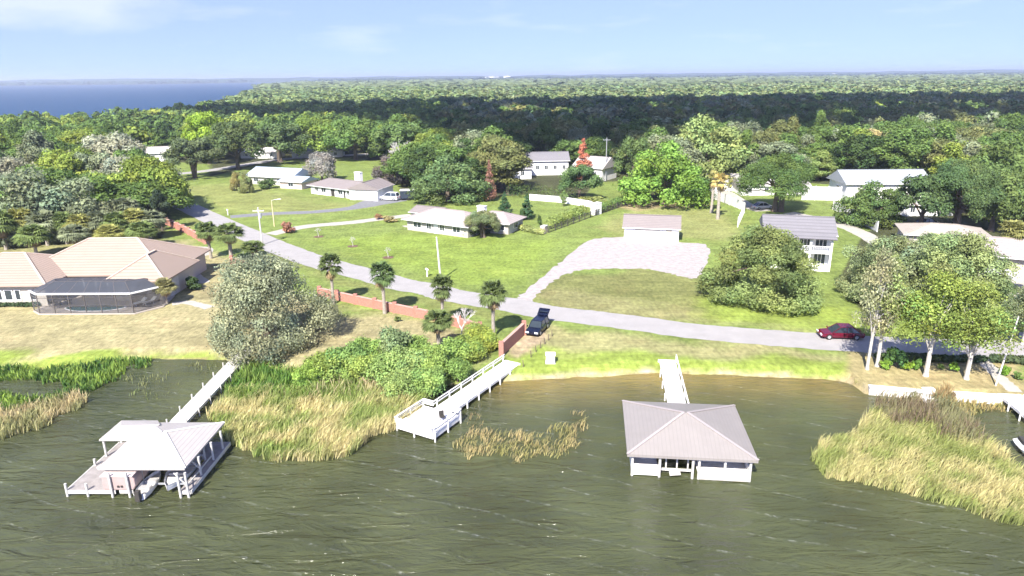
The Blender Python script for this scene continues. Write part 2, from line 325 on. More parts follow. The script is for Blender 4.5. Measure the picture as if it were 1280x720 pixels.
# ------------------------------------------------------------------ WATER
def water_mat():
    m = bpy.data.materials.new('lake_water'); m.use_nodes = True; nt = m.node_tree; b = nt.nodes['Principled BSDF']
    b.inputs['Roughness'].default_value = .12; b.inputs['IOR'].default_value = 1.33; b.inputs['Specular IOR Level'].default_value = .45
    a = N(nt, 'ShaderNodeAttribute', attribute_name='tint'); t = N(nt, 'ShaderNodeTexCoord'); L = nt.links.new
    def noise(scale, st, rz, det=3, rough=.5, dist=0):
        q = N(nt, 'ShaderNodeMapping'); q.inputs['Scale'].default_value = st; q.inputs['Rotation'].default_value = (0, 0, rz); L(t.outputs['Object'], q.inputs[0])
        n = N(nt, 'ShaderNodeTexNoise'); n.inputs['Scale'].default_value = scale; n.inputs['Detail'].default_value = det; n.inputs['Roughness'].default_value = rough; n.inputs['Distortion'].default_value = dist
        L(q.outputs[0], n.inputs['Vector']); return n.outputs[0]
    def rng(v, a0, a1, b0, b1):
        r = N(nt, 'ShaderNodeMapRange'); r.inputs[1].default_value = a0; r.inputs[2].default_value = a1; r.inputs[3].default_value = b0; r.inputs[4].default_value = b1; L(v, r.inputs[0]); return r.outputs[0]
    def mth(op, x, y):
        k = N(nt, 'ShaderNodeMath', operation=op)
        for i, v in enumerate((x, y)):
            if isinstance(v, (int, float)): k.inputs[i].default_value = v
            else: L(v, k.inputs[i])
        return k.outputs[0]
    n1 = noise(.62, (.45, 1.5, 1), rad(-20), 4, .6, .8); n2 = noise(4.0, (.6, 1.4, 1), rad(-25), 3, .6); n3 = noise(.14, (1, 1, 1), 0, 3)
    big = mth('ADD', mth('MULTIPLY', n1, 1.0), mth('MULTIPLY', n2, .15))
    bp = N(nt, 'ShaderNodeBump'); bp.inputs['Strength'].default_value = 1.0; bp.inputs['Distance'].default_value = .5; L(big, bp.inputs['Height']); L(bp.outputs[0], b.inputs['Normal'])
    # wind streaks with broken foam lines
    q = N(nt, 'ShaderNodeMapping'); q.inputs['Rotation'].default_value = (0, 0, rad(22)); L(t.outputs['Object'], q.inputs[0])
    w = N(nt, 'ShaderNodeTexWave', wave_type='BANDS', bands_direction='Y', wave_profile='SAW'); w.inputs['Scale'].default_value = .13; w.inputs['Distortion'].default_value = 6; w.inputs['Detail'].default_value = 3; w.inputs['Detail Scale'].default_value = .35; w.inputs['Detail Roughness'].default_value = .6
    L(q.outputs[0], w.inputs['Vector'])
    line = rng(w.outputs['Fac'], .90, .99, 0, 1)
    brk = rng(noise(1.5, (1, 1, 1), 0, 6, .8), .48, .74, 0, 1); brk2 = rng(noise(.12, (1, 1, 1), 0, 2), .36, .55, 0, 1)
    foam = mth('MULTIPLY', mth('MULTIPLY', line, brk), mth('MULTIPLY', brk2, .42))
    x = N(nt, 'ShaderNodeMix', data_type='RGBA', blend_type='MULTIPLY'); x.inputs['Factor'].default_value = 1; L(a.outputs[0], x.inputs['A']); L(rng(n3, .3, .7, .75, 1.25), x.inputs['B'])
    y = N(nt, 'ShaderNodeMix', data_type='RGBA'); L(x.outputs['Result'], y.inputs['A']); y.inputs['B'].default_value = (.5, .52, .5, 1); L(foam, y.inputs['Factor']); sb = N(nt, 'ShaderNodeSeparateColor'); L(a.outputs[0], sb.inputs[0]); L(rng(sb.outputs[2], .05, .095, .40, .12), b.inputs['Specular IOR Level']); L(mth('ADD', rng(foam, 0, .5, .1, .6), rng(sb.outputs[2], .05, .12, 0, .55)), b.inputs['Roughness'])
    L(y.outputs['Result'], b.inputs['Base Color'])
    return m
wxa = axis(-60, 60, 1.0, -15000, 15000, 1.15); wya = axis(28, 75, .5, -400, 16000, 1.15)
WX, WY = np.meshgrid(wxa, wya); WX = WX.ravel(); WY = WY.ravel()
dW = np.interp(WX, shx, shy) - WY + (fnoise(WX, WY, 4) - .5) * 3
deep = np.array([.055, .062, .028]); shal = np.array([.21, .155, .045])
xr = np.clip((WX - P(590, 490, WZ)[0]) / 3, 0, 1) * np.clip((P(1075, 480, WZ)[0] - WX) / 3, 0, 1)
kk = (np.clip(1 - dW / 8, 0, 1) ** 1.4 * xr * (dW > -3))[:, None] * (.55 + .6 * fnoise(WX, WY, 5)[:, None])
WC = deep * (1 - kk) + shal * kk
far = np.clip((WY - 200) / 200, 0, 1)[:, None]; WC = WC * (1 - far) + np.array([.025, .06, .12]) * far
idx = np.arange(len(wya) * len(wxa)).reshape(len(wya), len(wxa))
Fw = np.stack([idx[:-1, :-1], idx[:-1, 1:], idx[1:, 1:], idx[1:, :-1]], -1).reshape(-1, 4)
tag(link('water', mesh_np('water', np.stack([WX, WY, np.full_like(WX, WZ)], 1), Fw, WC), water_mat()), kind='structure')

# ------------------------------------------------------------------ ROADS, DRIVES
ASPH = mat('sunbleached_asphalt', (.295, .28, .27), .9, .10, .5, .3, 20)
ASPH2 = mat('dark_asphalt_drive', (.17, .17, .18), .9, .15, 1, .3, 20)
GRAV = mat('crushed_shell', (.33, .30, .285), .95, .2, 1.2, .7, 6)
DRIVE = mat('pale_concrete_drive', (.36, .335, .29), .9, .12, .8, .2)
def ribbon(name, pts, wd, z, m, label=None, jit=.12, n=8):
    p = smooth_pts([P(a, b) for a, b in pts], n); W = smooth_pts([(w,) for w in wd], n) if hasattr(wd, '__len__') else [(wd,)] * len(p)
    V = []; rr = random.Random(len(pts))
    cols = 3
    for i, q in enumerate(p):
        a = Vector(p[max(i - 1, 0)]); b = Vector(p[min(i + 1, len(p) - 1)]); d = (b - a).normalized(); nn = Vector((-d.y, d.x)); w = W[i][0] / 2
        for s in (-1, 0, 1):
            e = w * s + (rr.uniform(-jit, jit) if s else 0); V.append((q[0] + nn.x * e, q[1] + nn.y * e, z))
    Fs = [[i * cols + j, i * cols + j + 1, (i + 1) * cols + j + 1, (i + 1) * cols + j] for i in range(len(p) - 1) for j in range(cols - 1)]
    o = tag(link(name, mesh_np(name, V, Fs), m), kind='structure'); return o
ribbon('road', [(176, 216), (184, 222), (191, 230), (200, 241), (250, 266), (312, 294), (357, 313), (400, 328), (460, 343.5), (500, 355), (535, 361), (560, 368), (600, 375), (640, 381), (680, 389.5), (740, 397), (800, 404.5), (860, 413), (950, 421), (1030, 427), (1100, 431), (1180, 434), (1280, 438), (1420, 446), (1560, 456)], [5.2] * 8 + [5.0] * 17, .012, ASPH)
ribbon('side_street', [(178, 220), (215, 218), (262, 213), (300, 207), (345, 200), (400, 196), (470, 192)], 5, .008, ASPH)
ribbon('driveway', [(288, 271), (340, 267), (390, 265), (440, 260), (470, 253), (492, 248), (512, 246)], [3.4, 3.4, 3.4, 4, 8, 10, 6], .008, ASPH2)
ribbon('driveway', [(338, 293), (380, 283.5), (440, 278), (475, 273.5), (515, 269)], 3.2, .009, DRIVE)
ribbon('driveway', [(985, 266), (1015, 272), (1050, 281), (1080, 293), (1110, 312)], 3.4, .008, DRIVE)
ribbon('driveway', [(955, 264), (930, 255), (905, 240), (880, 228)], 4, .007, DRIVE)
ribbon('path', [(505, 282), (530, 289), (560, 293), (585, 296)], 1.0, .009, DRIVE)
ribbon('path', [(1226, 447), (1240, 462), (1256, 478), (1270, 490)], 1.3, .009, DRIVE)
ribbon('path', [(215, 380), (235, 378), (262, 385)], 1.4, .009, DRIVE)
def sheet(name, pts, z, m, wig=.35):
    w = smooth_pts([P(a, b) for a, b in pts] + [P(*pts[0])], 8)[:-1]; rr = random.Random(3)
    w = [(a + rr.uniform(-wig, wig), b + rr.uniform(-wig, wig)) for a, b in w]
    me = bpy.data.meshes.new(name); me.from_pydata([(a, b, z) for a, b in w], [], [list(range(len(w)))]); me.update()
    return tag(link(name, me, m), kind='structure')
sheet('gravel_lot', [(648, 372), (660, 360), (690, 336), (712, 318), (735, 301), (782, 296), (850, 303), (882, 306), (886, 322), (872, 346), (850, 345), (830, 340), (800, 336), (760, 336), (725, 338), (700, 346), (682, 360), (666, 374), (672, 388), (645, 386)], .004, GRAV)
sheet('driveway', [(212, 308), (262, 309), (262, 318), (240, 324), (250, 342), (262, 352), (238, 352), (225, 330)], .005, DRIVE, .05)
sheet('driveway', [(1236, 415), (1300, 417), (1300, 431), (1232, 428)], .005, DRIVE, .05)
sheet('terrace', [(1225, 345), (1262, 338), (1300, 352), (1300, 368), (1250, 372), (1230, 360)], .005, DRIVE, .05)

# ------------------------------------------------------------------ HAZE
def haze():
    m = bpy.data.materials.new('air'); m.use_nodes = True; nt = m.node_tree; nt.nodes.clear(); o = N(nt, 'ShaderNodeOutputMaterial'); v = N(nt, 'ShaderNodeVolumePrincipled')
    v.inputs['Color'].default_value = (.78, .86, 1, 1); v.inputs['Density'].default_value = HAZE_D; v.inputs['Anisotropy'].default_value = .2
    nt.links.new(v.outputs[0], o.inputs['Volume']); m.cycles.homogeneous_volume = True
    b = MB().box(-15800, 15800, -700, 16800, -4.5, 66); tag(b.build('haze', m), 'faint blue haze over the far woods and the lake', 'haze', kind='stuff')
HAZE_D = 1.8e-4
haze()

# ================================================================== BUILDINGS
ROOF_TILE = striped('terracotta_roof_tiles', (.33, .25, .20), (.25, .19, .15), .5, 'Y', .8, .3)
ROOF_GREY = striped('grey_shingles', (.19, .18, .19), (.15, .145, .15), .3, 'Z', .9, .3)
ROOF_BROWN = striped('taupe_shingles', (.22, .19, .18), (.18, .155, .15), .22, 'Z', .9, .3)
ROOF_PINK = striped('pinkish_shingles', (.33, .285, .27), (.27, .23, .22), .22, 'Z', .9, .3)
ROOF_BLUE = striped('pale_blue_metal_roof', (.36, .41, .46), (.30, .35, .39), .6, 'X', .45, .1)
ROOF_METAL = striped('grey_metal_roof', (.31, .33, .35), (.25, .27, .29), .6, 'X', .4, .1)
ROOF_TAN = striped('ribbed_tan_roof', (.245, .222, .205), (.215, .195, .18), .3, 'X', .5, .14)
ROOF_WHITE = striped('ribbed_white_roof', (.40, .37, .345), (.31, .285, .265), .3, 'X', .5, .16)
STUCCO = mat('cream_stucco', (.42, .385, .33), .9, .06, 1.5, .2, 30)
DARKGLASS = mat('shaded_porch', (.04, .045, .05), .5)

def roof_mesh(w, d, z, rh, kind, oh, th=.16, ridge=None):
    """hip, gable or pyramid roof centred on the origin, ridge along x; a real slab with a soffit"""
    a, b = w / 2 + oh, d / 2 + oh; m = MB()
    c = [(-a, -b), (a, -b), (a, b), (-a, b)]
    r = a if kind == 'gable' else (ridge if ridge is not None else max(a - b, 0.02))
    R0, R1 = (-r, 0, z + rh), (r, 0, z + rh); T = [(x, y, z) for x, y in c]; B = [(x, y, z - th) for x, y in c]
    m.poly([T[0], T[1], R1, R0]); m.poly([T[2], T[3], R0, R1])
    m.poly([T[1], T[2], R1]); m.poly([T[3], T[0], R0])
    for i in range(4): m.poly([B[i], B[(i + 1) % 4], T[(i + 1) % 4], T[i]])
    m.poly(B[::-1]); return m, c, R0, R1
def add_window(root, side, u, z, w, h, W, D, name='window', m=None, panes=2):
    """side: front -y, back +y, left -x, right +x; u along the wall"""
    def tr(a, o, zz):
        if side == 'front': return (a, -D / 2 - o, zz)
        if side == 'back': return (a, D / 2 + o, zz)
        if side == 'left': return (-W / 2 - o, a, zz)
        return (W / 2 + o, a, zz)
    f = MB(); t = .09
    def bx(mb, a0, a1, z0, z1, o0, o1):
        p, q = tr(a0, o0, z0), tr(a1, o1, z1)
        mb.box(min(p[0], q[0]), max(p[0], q[0]), min(p[1], q[1]), max(p[1], q[1]), z0, z1)
    bx(f, u - w / 2 - t, u + w / 2 + t, z - h / 2 - t, z - h / 2, -.02, .07); bx(f, u - w / 2 - t, u + w / 2 + t, z + h / 2, z + h / 2 + t, -.02, .07)
    bx(f, u - w / 2 - t, u - w / 2, z - h / 2, z + h / 2, -.02, .06); bx(f, u + w / 2, u + w / 2 + t, z - h / 2, z + h / 2, -.02, .06)
    for k in range(1, panes): e = u - w / 2 + w * k / panes; bx(f, e - .03, e + .03, z - h / 2, z + h / 2, -.02, .05)
    fo = f.build(name, m or WHITE, root)
    g = MB(); bx(g, u - w / 2, u + w / 2, z - h / 2, z + h / 2, -.02, .025); g.build('pane', GLASS, fo)
    return fo
def add_door(root, side, u, w, h, W, D, m, name='door', knob=True, z0=.05):
    fo = MB(); o = .05
    if side in ('front', 'back'):
        y = -D / 2 - o if side == 'front' else D / 2; fo.box(u - w / 2, u + w / 2, y, y + o, z0, h)
        for k in range(1, int(h / .55)): fo.box(u - w / 2 + .06, u + w / 2 - .06, y - .015 if side == 'front' else y + o, y if side == 'front' else y + o + .015, z0 + k * .55 - .4, z0 + k * .55 - .06)
        kp = (u + w / 2 - .12, y - .04, 1.0)
    else:
        x = W / 2 if side == 'right' else -W / 2 - o; fo.box(x, x + o, u - w / 2, u + w / 2, z0, h); kp = (x + (.08 if side == 'right' else -.04), u + w / 2 - .12, 1.0)
    d = fo.build(name, m, root)
    if knob: k = MB(); k.tube([kp, (kp[0], kp[1] - .05, kp[2])], .035, 6); k.build('handle', METALGREY, d)
    return d
def house(name, label, cat, loc, rz, W, D, wh, rkind, rh, oh, wm, rm, wins=(), doors=(), chimney=None, garage=None, ridge=None, cap=None, group=None, base=None):
    r = thing(name, label, cat, loc, rz, group)
    b = MB().box(-W / 2, W / 2, -D / 2, D / 2, 0 if base is None else base, wh - .02)
    if wh < 3 and cat != 'garage': r.scale = (1, 1, .84)
    if rkind == 'gable':
        s = rh / (D / 2 + oh); e = .0
        for x in (-W / 2, W / 2 - .12): n = len(b.v); b.v += [(x, -D / 2, wh - .02), (x, D / 2, wh - .02), (x, 0, wh + rh - .12), (x + .12, -D / 2, wh - .02), (x + .12, D / 2, wh - .02), (x + .12, 0, wh + rh - .12)]; b.f += [[n, n + 2, n + 1], [n + 3, n + 4, n + 5], [n, n + 3, n + 5, n + 2], [n + 1, n + 2, n + 5, n + 4]]
    b.build('wall', wm, r)
    m, c, R0, R1 = roof_mesh(W, D, wh, rh, rkind, oh, ridge=ridge); ro = m.build('roof', rm, r)
    k = MB(); k.bar((R0[0] - .01, 0, R0[2] + .03), (R1[0] + .01, 0, R1[2] + .03), .3, .08)
    if rkind != 'gable':
        for q, e in ((0, R0), (3, R0), (1, R1), (2, R1)): k.bar((c[q][0], c[q][1], wh + .03), (e[0], e[1], e[2] + .03), .22, .07)
    k.build('ridge_cap', cap or rm, ro)
    a, bb = W / 2 + oh, D / 2 + oh
    for y in (-bb - .06, bb): MB().box(-a, a, y, y + .06, wh - .14, wh - .01).build('gutter', WHITE, ro)
    for w in wins: add_window(r, *w, W, D)
    for d in doors: add_door(r, *d[:4], W, D, d[4], *(d[5:]))
    if chimney:
        x, y, sx, sy, h, cm = chimney; q = MB().box(x - sx / 2, x + sx / 2, y - sy / 2, y + sy / 2, wh - .3, h); q.box(x - sx / 2 - .08, x + sx / 2 + .08, y - sy / 2 - .08, y + sy / 2 + .08, h, h + .12); q.build('chimney', cm, ro)
    return r

# --- screened-pool house on the left
def pool_house():
    ox, oy = -55.0, 90.0; r = thing('pool_house', 'large cream stucco house with a broad pinkish tiled hip roof and a screened pool', 'house', (ox, oy, 0))
    def blk(x0, x1, y0, y1, wh, rh, name='wall', ridge=None, oh=.7, shift=0):
        W, D = x1 - x0, y1 - y0; cx, cy = (x0 + x1) / 2 - ox, (y0 + y1) / 2 - oy
        MB().box(x0 - ox, x1 - ox, y0 - oy, y1 - oy, 0, wh - .02).build(name, STUCCO, r)
        if W >= D: m, c, R0, R1 = roof_mesh(W, D, wh, rh, 'hip', oh, ridge=ridge); T = Matrix.Translation((cx, cy, 0))
        else: m, c, R0, R1 = roof_mesh(D, W, wh, rh, 'hip', oh, ridge=ridge); T = Matrix.Translation((cx, cy, 0)) @ Matrix.Rotation(math.pi / 2, 4, 'Z')
        m.v = [tuple(T @ Vector(v)) for v in m.v]; ro = m.build('roof', ROOF_TILE, r)
        k = MB(); k.bar(T @ Vector((R0[0], 0, R0[2] + .05)), T @ Vector((R1[0], 0, R1[2] + .05)), .32, .12)
        for q, e in ((0, R0), (3, R0), (1, R1), (2, R1)): k.bar(T @ Vector((c[q][0], c[q][1], wh + .05)), T @ Vector((e[0], e[1], e[2] + .05)), .26, .12)
        k.build('ridge_cap', mat('pale_ridge_tiles', (.5, .4, .32), .8, .1, 3), ro)
        return ro
    blk(-66.5, -47.0, 88.8, 101.5, 3.0, 3.5)
    blk(-52.5, -45.9, 86.0, 95.0, 2.95, 2.55)
    blk(-75.0, -60.4, 84.4, 96, 3.02, 2.7)
    blk(-58, -51.3, 98.2, 104, 2.9, 1.8)
    # windows of the left wing (front wall y = 84.4)
    f = MB(); 
    def win(x, w, z, h, y):
        q = MB(); t = .1
        for b in ((x - w / 2 - t, x + w / 2 + t, z - h / 2 - t, z - h / 2), (x - w / 2 - t, x + w / 2 + t, z + h / 2, z + h / 2 + t), (x - w / 2 - t, x - w / 2, z - h / 2, z + h / 2), (x + w / 2, x + w / 2 + t, z - h / 2, z + h / 2)):
            q.box(b[0] - ox, b[1] - ox, y - .07 - oy, y + .02 - oy, b[2], b[3])
        wo = q.build('window', WHITE, r); MB().box(x - w / 2 - ox, x + w / 2 - ox, y - .03 - oy, y - oy + .01, z - h / 2, z + h / 2).build('pane', GLASS, wo); return wo
    for x, w in ((-66.4, .6), (-65.2, .9), (-64.0, .6), (-62.1, .7)): win(x, w, 1.55, 1.25, 84.4)
    sh = MB()
    for x in (-71, -69.2): win(x, .9, 1.55, 1.25, 84.4)
    # dark sliding doors behind the pool
    d = MB().box(-59.6 - ox, -53.2 - ox, 88.7 - oy, 88.8 - oy, .1, 2.5).build('sliding_door', GLASS, r)
    [MB().box(x - ox, x + .08 - ox, 88.62 - oy, 88.7 - oy, .1, 2.5).build('door_frame', WHITE, d) for x in (-59.6, -58, -56.4, -54.8, -53.3)]
    d = MB().box(-45.9 - ox, -45.84 - ox, 87.5 - oy, 90.2 - oy, 0.05, 2.3).build('garage_door', OFFWHITE, r)
    # pool terrace
    MB().prism([(-60.9 - ox, 82.2 - oy), (-59.4 - ox, 80.9 - oy), (-47.2 - ox, 80.7 - oy), (-44.9 - ox, 83.4 - oy), (-45.6 - ox, 88.0 - oy), (-60.9 - ox, 88.7 - oy)], 0.004, .12).build('terrace', mat('cream_pool_deck', (.4, .35, .3), .8, .1, 1), r)
    return r
pool_house()
def pool():
    x0, x1, y0, y1 = -57.2, -49.8, 81.9, 84.0
    pts = [(x0 + 3.7 + 3.7 * math.cos(t) * (1 + .08 * math.sin(3 * t)), y0 + 1.05 + 1.1 * math.sin(t)) for t in [k * math.pi / 12 for k in range(24)]]
    cx, cy = x0 + 3.7, y0 + 1.05
    r = thing('swimming_pool', 'small dark teal swimming pool inside the screened enclosure', 'pool', (cx, cy, .12))
    MB().prism([((a - cx) * 1.06, (b - cy) * 1.12) for a, b in pts], .004, .05).build('coping', WHITE, r)
    MB().prism([(a - cx, b - cy) for a, b in pts], .052, .06).build('pool_water', mat('pool_water', (.03, .10, .10), .05, .1, 1, .2), r)
pool()
def screen_cage():
    ox, oy = -53.2, 84.6; r = thing('pool_screen', 'dark mesh screen enclosure with bronze frame over the pool terrace', 'screen enclosure', (ox, oy, .12))
    fp = [(-60.8, 82.3), (-59.3, 81.1), (-47.4, 80.9), (-45.2, 83.6)]; bp = [(-60.8, 87.0), (-59.6, 87.2), (-50.6, 87.2), (-47.6, 86.2)]
    FR = mat('bronze_frame', (.10, .09, .085), .4); zf, zt, zb = 2.55, 3.35, 2.85
    L = lambda p, z: (p[0] - ox, p[1] - oy, z)
    m = MB(); cols = []
    for i in range(3):
        a, b = fp[i], fp[i + 1]; n = 6 if i == 1 else 1
        for k in range(n + 1):
            if k == n and i < 2: continue
            p = (a[0] + (b[0] - a[0]) * k / n, a[1] + (b[1] - a[1]) * k / n); cols.append(p)
    for p in cols: m.bar(L(p, 0), L(p, zf), .09, .09)
    for i in range(3):
        for z in (.04, .95, 2.0): m.bar(L(fp[i], z), L(fp[i + 1], z), .05, .05)
    m.build('frame', FR, r)
    g = MB()
    for i in range(3): g.bar(L(fp[i], zf), L(fp[i + 1], zf), .16, .18)
    g.build('top_rail', WHITE, r)
    # sloped top: a mansard rising to a flat row of beams
    top = [(-59.2, 84.9), (-58.6, 83.9), (-49.4, 83.6), (-47.6, 84.9)]
    t = MB()
    for i in range(4): t.bar(L(fp[i], zf), L(top[i], zt), .08, .08); t.bar(L(top[i], zt), L(bp[i], zb), .08, .08)
    for i in range(3): t.bar(L(top[i], zt), L(top[i + 1], zt), .09, .09)
    for k in range(1, 6):
        e = lambda A: (A[1][0] + (A[2][0] - A[1][0]) * k / 6, A[1][1] + (A[2][1] - A[1][1]) * k / 6)
        t.bar(L(e(fp), zf), L(e(top), zt), .07, .07); t.bar(L(e(top), zt), L(e(bp), zb), .07, .07)
    t.build('roof_frame', FR, r)
    sm = bpy.data.materials.new('insect_mesh'); sm.use_nodes = True; nt = sm.node_tree; b = nt.nodes['Principled BSDF']; b.inputs['Base Color'].default_value = (.05, .055, .065, 1); b.inputs['Roughness'].default_value = .7; b.inputs['Alpha'].default_value = .42
    s = MB()
    for i in range(3): s.poly([L(fp[i], .05), L(fp[i + 1], .05), L(fp[i + 1], zf), L(fp[i], zf)])
    s.build('side_screen', sm, r)
    sm2 = sm.copy(); sm2.name = 'insect_mesh_roof'; sm2.node_tree.nodes['Principled BSDF'].inputs['Alpha'].default_value = .86
    s = MB()
    for i in range(3):
        s.poly([L(fp[i], zf + .02), L(fp[i + 1], zf + .02), L(top[i + 1], zt + .02), L(top[i], zt + .02)]); s.poly([L(top[i], zt + .02), L(top[i + 1], zt + .02), L(bp[i + 1], zb + .02), L(bp[i], zb + .02)])
    s.build('roof_screen', sm2, r)
screen_cage()
def lounger(loc, rz, label):
    r = thing('sun_lounger', label, 'sun lounger', loc, rz, 'loungers by the pool')
    MB().box(-.33, .33, -.9, .3, .3, .38).build('seat', WHITE, r); q = MB(); q.bar((0, .3, .34), (0, .85, .75), .66, .07); q.build('backrest', WHITE, r)
    for x in (-.28, .28):
        for y in (-.8, .25): MB().box(x - .03, x + .03, y - .03, y + .03, 0, .3).build('leg', WHITE, r)
lounger((-48.3, 84.3, .12), -.5, 'white sun lounger on the right of the screened terrace, nearer the corner post'); lounger((-47.2, 84.6, .12), -.5, 'white sun lounger at the far right end of the screened terrace')
def patio_table(loc):
    r = thing('patio_table', 'round patio table with chairs pulled up at the left of the screened pool', 'table', loc)
    q = MB(); q.tube([(0, 0, .7), (0, 0, .75)], .6, 16); q.build('tabletop', PINKDECK, r); q = MB(); q.tube([(0, 0, 0), (0, 0, .7)], [.2, .05], 8); q.build('pedestal', TRIM, r)
    for k, a in enumerate((0.4, 1.9, 3.5, 5.0)):
        c = thing('patio_chair', ('brown patio chair on the right of the round pool table', 'brown patio chair behind the round pool table', 'brown patio chair on the left of the round pool table', 'brown patio chair in front of the round pool table')[k], 'chair', (loc[0] + 1.0 * math.cos(a), loc[1] + 1.0 * math.sin(a), loc[2]), a + math.pi / 2, 'patio chairs round the pool table')
        MB().box(-.24, .24, -.24, .24, .42, .48).build('seat', BARK, c); MB().box(-.24, .24, -.28, -.24, .48, .95).build('backrest', BARK, c)
        for x in (-.2, .2):
            for y in (-.2, .2): MB().box(x - .02, x + .02, y - .02, y + .02, 0, .42).build('leg', TRIM, c)
patio_table((-58.7, 84.3, .12))

# --- white garage on the gravel
gx_, gy_ = P(817, 301)
house('garage', 'long white garage with a taupe gable roof at the back of the gravel lot', 'garage', (gx_ + .1, gy_ + 2.6, 0), -.22, 9.4, 5.6, 2.35, 'gable', 1.75, .35, WHITE, ROOF_BROWN,
      wins=[('right', .8, 1.5, .7, .8)], doors=[('front', -.7, 4.2, 2.1, OFFWHITE, 'garage_door', True), ('front', 3.0, .95, 2.05, STUCCO, 'door', True)])
# --- white ranch house with tall chimney
hx, hy = P(433, 252)
house('ranch_house', 'low white ranch house with a grey roof and tall white chimney by the dark driveway', 'house', (hx - 2.5, hy + 11.0, 0), -.62, 17, 8.2, 2.6, 'hip', 1.7, .7, WHITE, ROOF_BROWN,
      wins=[('front', -6.2, 1.5, 1.1, 1.0), ('front', -3.6, 1.5, 1.6, 1.2), ('front', 2.6, 1.5, 1.5, 1.1), ('front', 5.6, 1.5, 1.1, 1.0), ('left', -1, 1.5, .8, .9), ('left', 1.6, 1.5, .8, .9)], doors=[('front', -.2, 1.3, 2.1, TRIM), ('front', 4.1, .6, 2.0, TRIM, 'side_panel', False)], chimney=(3.6, 1.2, 1.9, 1.0, 6.6, WHITE), ridge=6.0)
hx, hy = P(459, 251)
house('garage', 'white gable-ended garage wing facing the dark driveway and the pale van', 'garage', (hx + .3, hy + 4.6, 0), 1.28, 8.4, 7.4, 2.7, 'gable', 1.55, .35, WHITE, ROOF_BROWN, doors=[('left', 0, 4.5, 2.3, OFFWHITE, 'garage_door', False)])
# --- ranch with the pinkish roof in the middle
house('ranch_house', 'low house with a pinkish shingle roof behind the small round-headed tree', 'house', (-11.8, 128.2, 0), -.56, 14.2, 8.0, 2.6, 'hip', 2.1, .8, STUCCO, ROOF_PINK,
      wins=[('front', -4.6, 1.5, 1.8, 1.1), ('front', -1.8, 1.5, 1.0, 1.2), ('front', 1.3, 1.5, 1.0, 1.2), ('front', 4.6, 1.5, 1.6, 1.1)], doors=[('front', -.2, 1.0, 2.1, WHITE)], chimney=(6.2, 2.0, 1.6, .9, 5.7, WHITE), ridge=3.4)
house('house_wing', 'pinkish roofed end wing with a dark carport opening right of the white chimney', 'house wing', (-2.6, 128.0, 0), -.45, 7.6, 6.4, 2.5, 'hip', 1.7, .6, STUCCO, ROOF_PINK, wins=[('right', 0, 1.4, 1.6, 1.2), ('front', 2.3, 1.4, 1.4, 1.1)], ridge=1.2)
house('outbuilding', 'small brown roofed outbuilding behind the pinkish roofed house', 'outbuilding', (-16.3, 137.5, 0), -.5, 6.5, 5, 2.3, 'gable', 1.1, .4, STUCCO, ROOF_BROWN, wins=[('front', 0, 1.4, 1, .8)])
# --- pale blue roofed house, upper left
hx, hy = P(345, 232)
house('house', 'house with a pale blue metal gable roof beneath the leaning oaks', 'house', (hx - .5, hy + 5.5, 0), -.38, 15, 9, 2.7, 'gable', 2.3, .6, OFFWHITE, ROOF_BLUE, wins=[('front', -4.5, 1.5, 1.5, 1.1), ('front', 3.5, 1.5, 1.5, 1.1), ('left', 0, 1.5, 1.2, 1.1)], doors=[('front', 0, 1.1, 2.1, TRIM)])
hx, hy = P(372, 236)
house('house_wing', 'low pinkish stucco wing in front of the pale blue roofed house', 'house wing', (hx - .5, hy + 3, 0), -.38, 7, 6.5, 2.3, 'gable', 1.2, .5, mat('pink_stucco', (.6, .47, .42), .9, .1), ROOF_BLUE, wins=[('front', 0, 1.3, 1.5, 1.0)])
# --- two-storey porch house, right
def porch_house():
    cx, cy = P(1022, 338); r = house('two_storey_house', 'white two-storey house with grey gable roof and stacked balconies behind the big oak', 'house', (cx - 1.2, cy + 6.2, 0), -.28, 9.0, 8.4, 5.2, 'gable', 1.8, .7, WHITE, ROOF_GREY, wins=[('left', 0, 3.9, 1.4, 1.2), ('left', 0, 1.4, 1.4, 1.2), ('right', 1, 3.9, 1.2, 1.1), ('right', 1, 1.4, 1.2, 1.1)])
    for z in (.12, 2.75):
        q = MB().box(-4.4, 4.4, -6.1, -4.2, z - .12, z + .06); q.build('balcony_floor' if z > 1 else 'porch_floor', WHITE, r)
        q = MB()
        for x in np.linspace(-4.3, 4.3, 36): q.box(x - .025, x + .025, -6.08, -6.03, z + .06, z + .95)
        q.box(-4.35, 4.35, -6.1, -6.0, z + .95, z + 1.03); q.build('railing', WHITE, r)
        for x in (-3.2, -1.2, .9, 3.1): add_window(r, 'front', x, z + 1.3, 1.5, 1.7, 9.0, 8.4, panes=3)
    for x in (-4.3, -1.45, 1.45, 4.3): MB().box(x - .14, x + .14, -6.1, -5.82, 0, 4.95).build('post', WHITE, r)
    q = MB(); q.poly([(-4.9, -4.1, 5.55), (4.9, -4.1, 5.55), (4.9, -6.6, 4.95), (-4.9, -6.6, 4.95)]); q.poly([(-4.9, -4.1, 5.45), (-4.9, -6.6, 4.85), (4.9, -6.6, 4.85), (4.9, -4.1, 5.45)][::-1]); q.build('porch_roof', ROOF_GREY, r)
porch_house()
hx, hy = P(1100, 250)
house('barn', 'big pale grey metal-roofed building with white walls above the round dark tree', 'barn', (hx + 1.2, hy + 4, 0), -.03, 18.5, 9.5, 3.9, 'gable', 2.5, .6, WHITE, ROOF_METAL, wins=[('left', 0, 2.2, 1.2, 1.2), ('front', 6, 2.4, 1.4, 1.2)], doors=[('front', -5, 3.6, 3.1, OFFWHITE, 'barn_door', False)])
hx, hy = P(1195, 315)
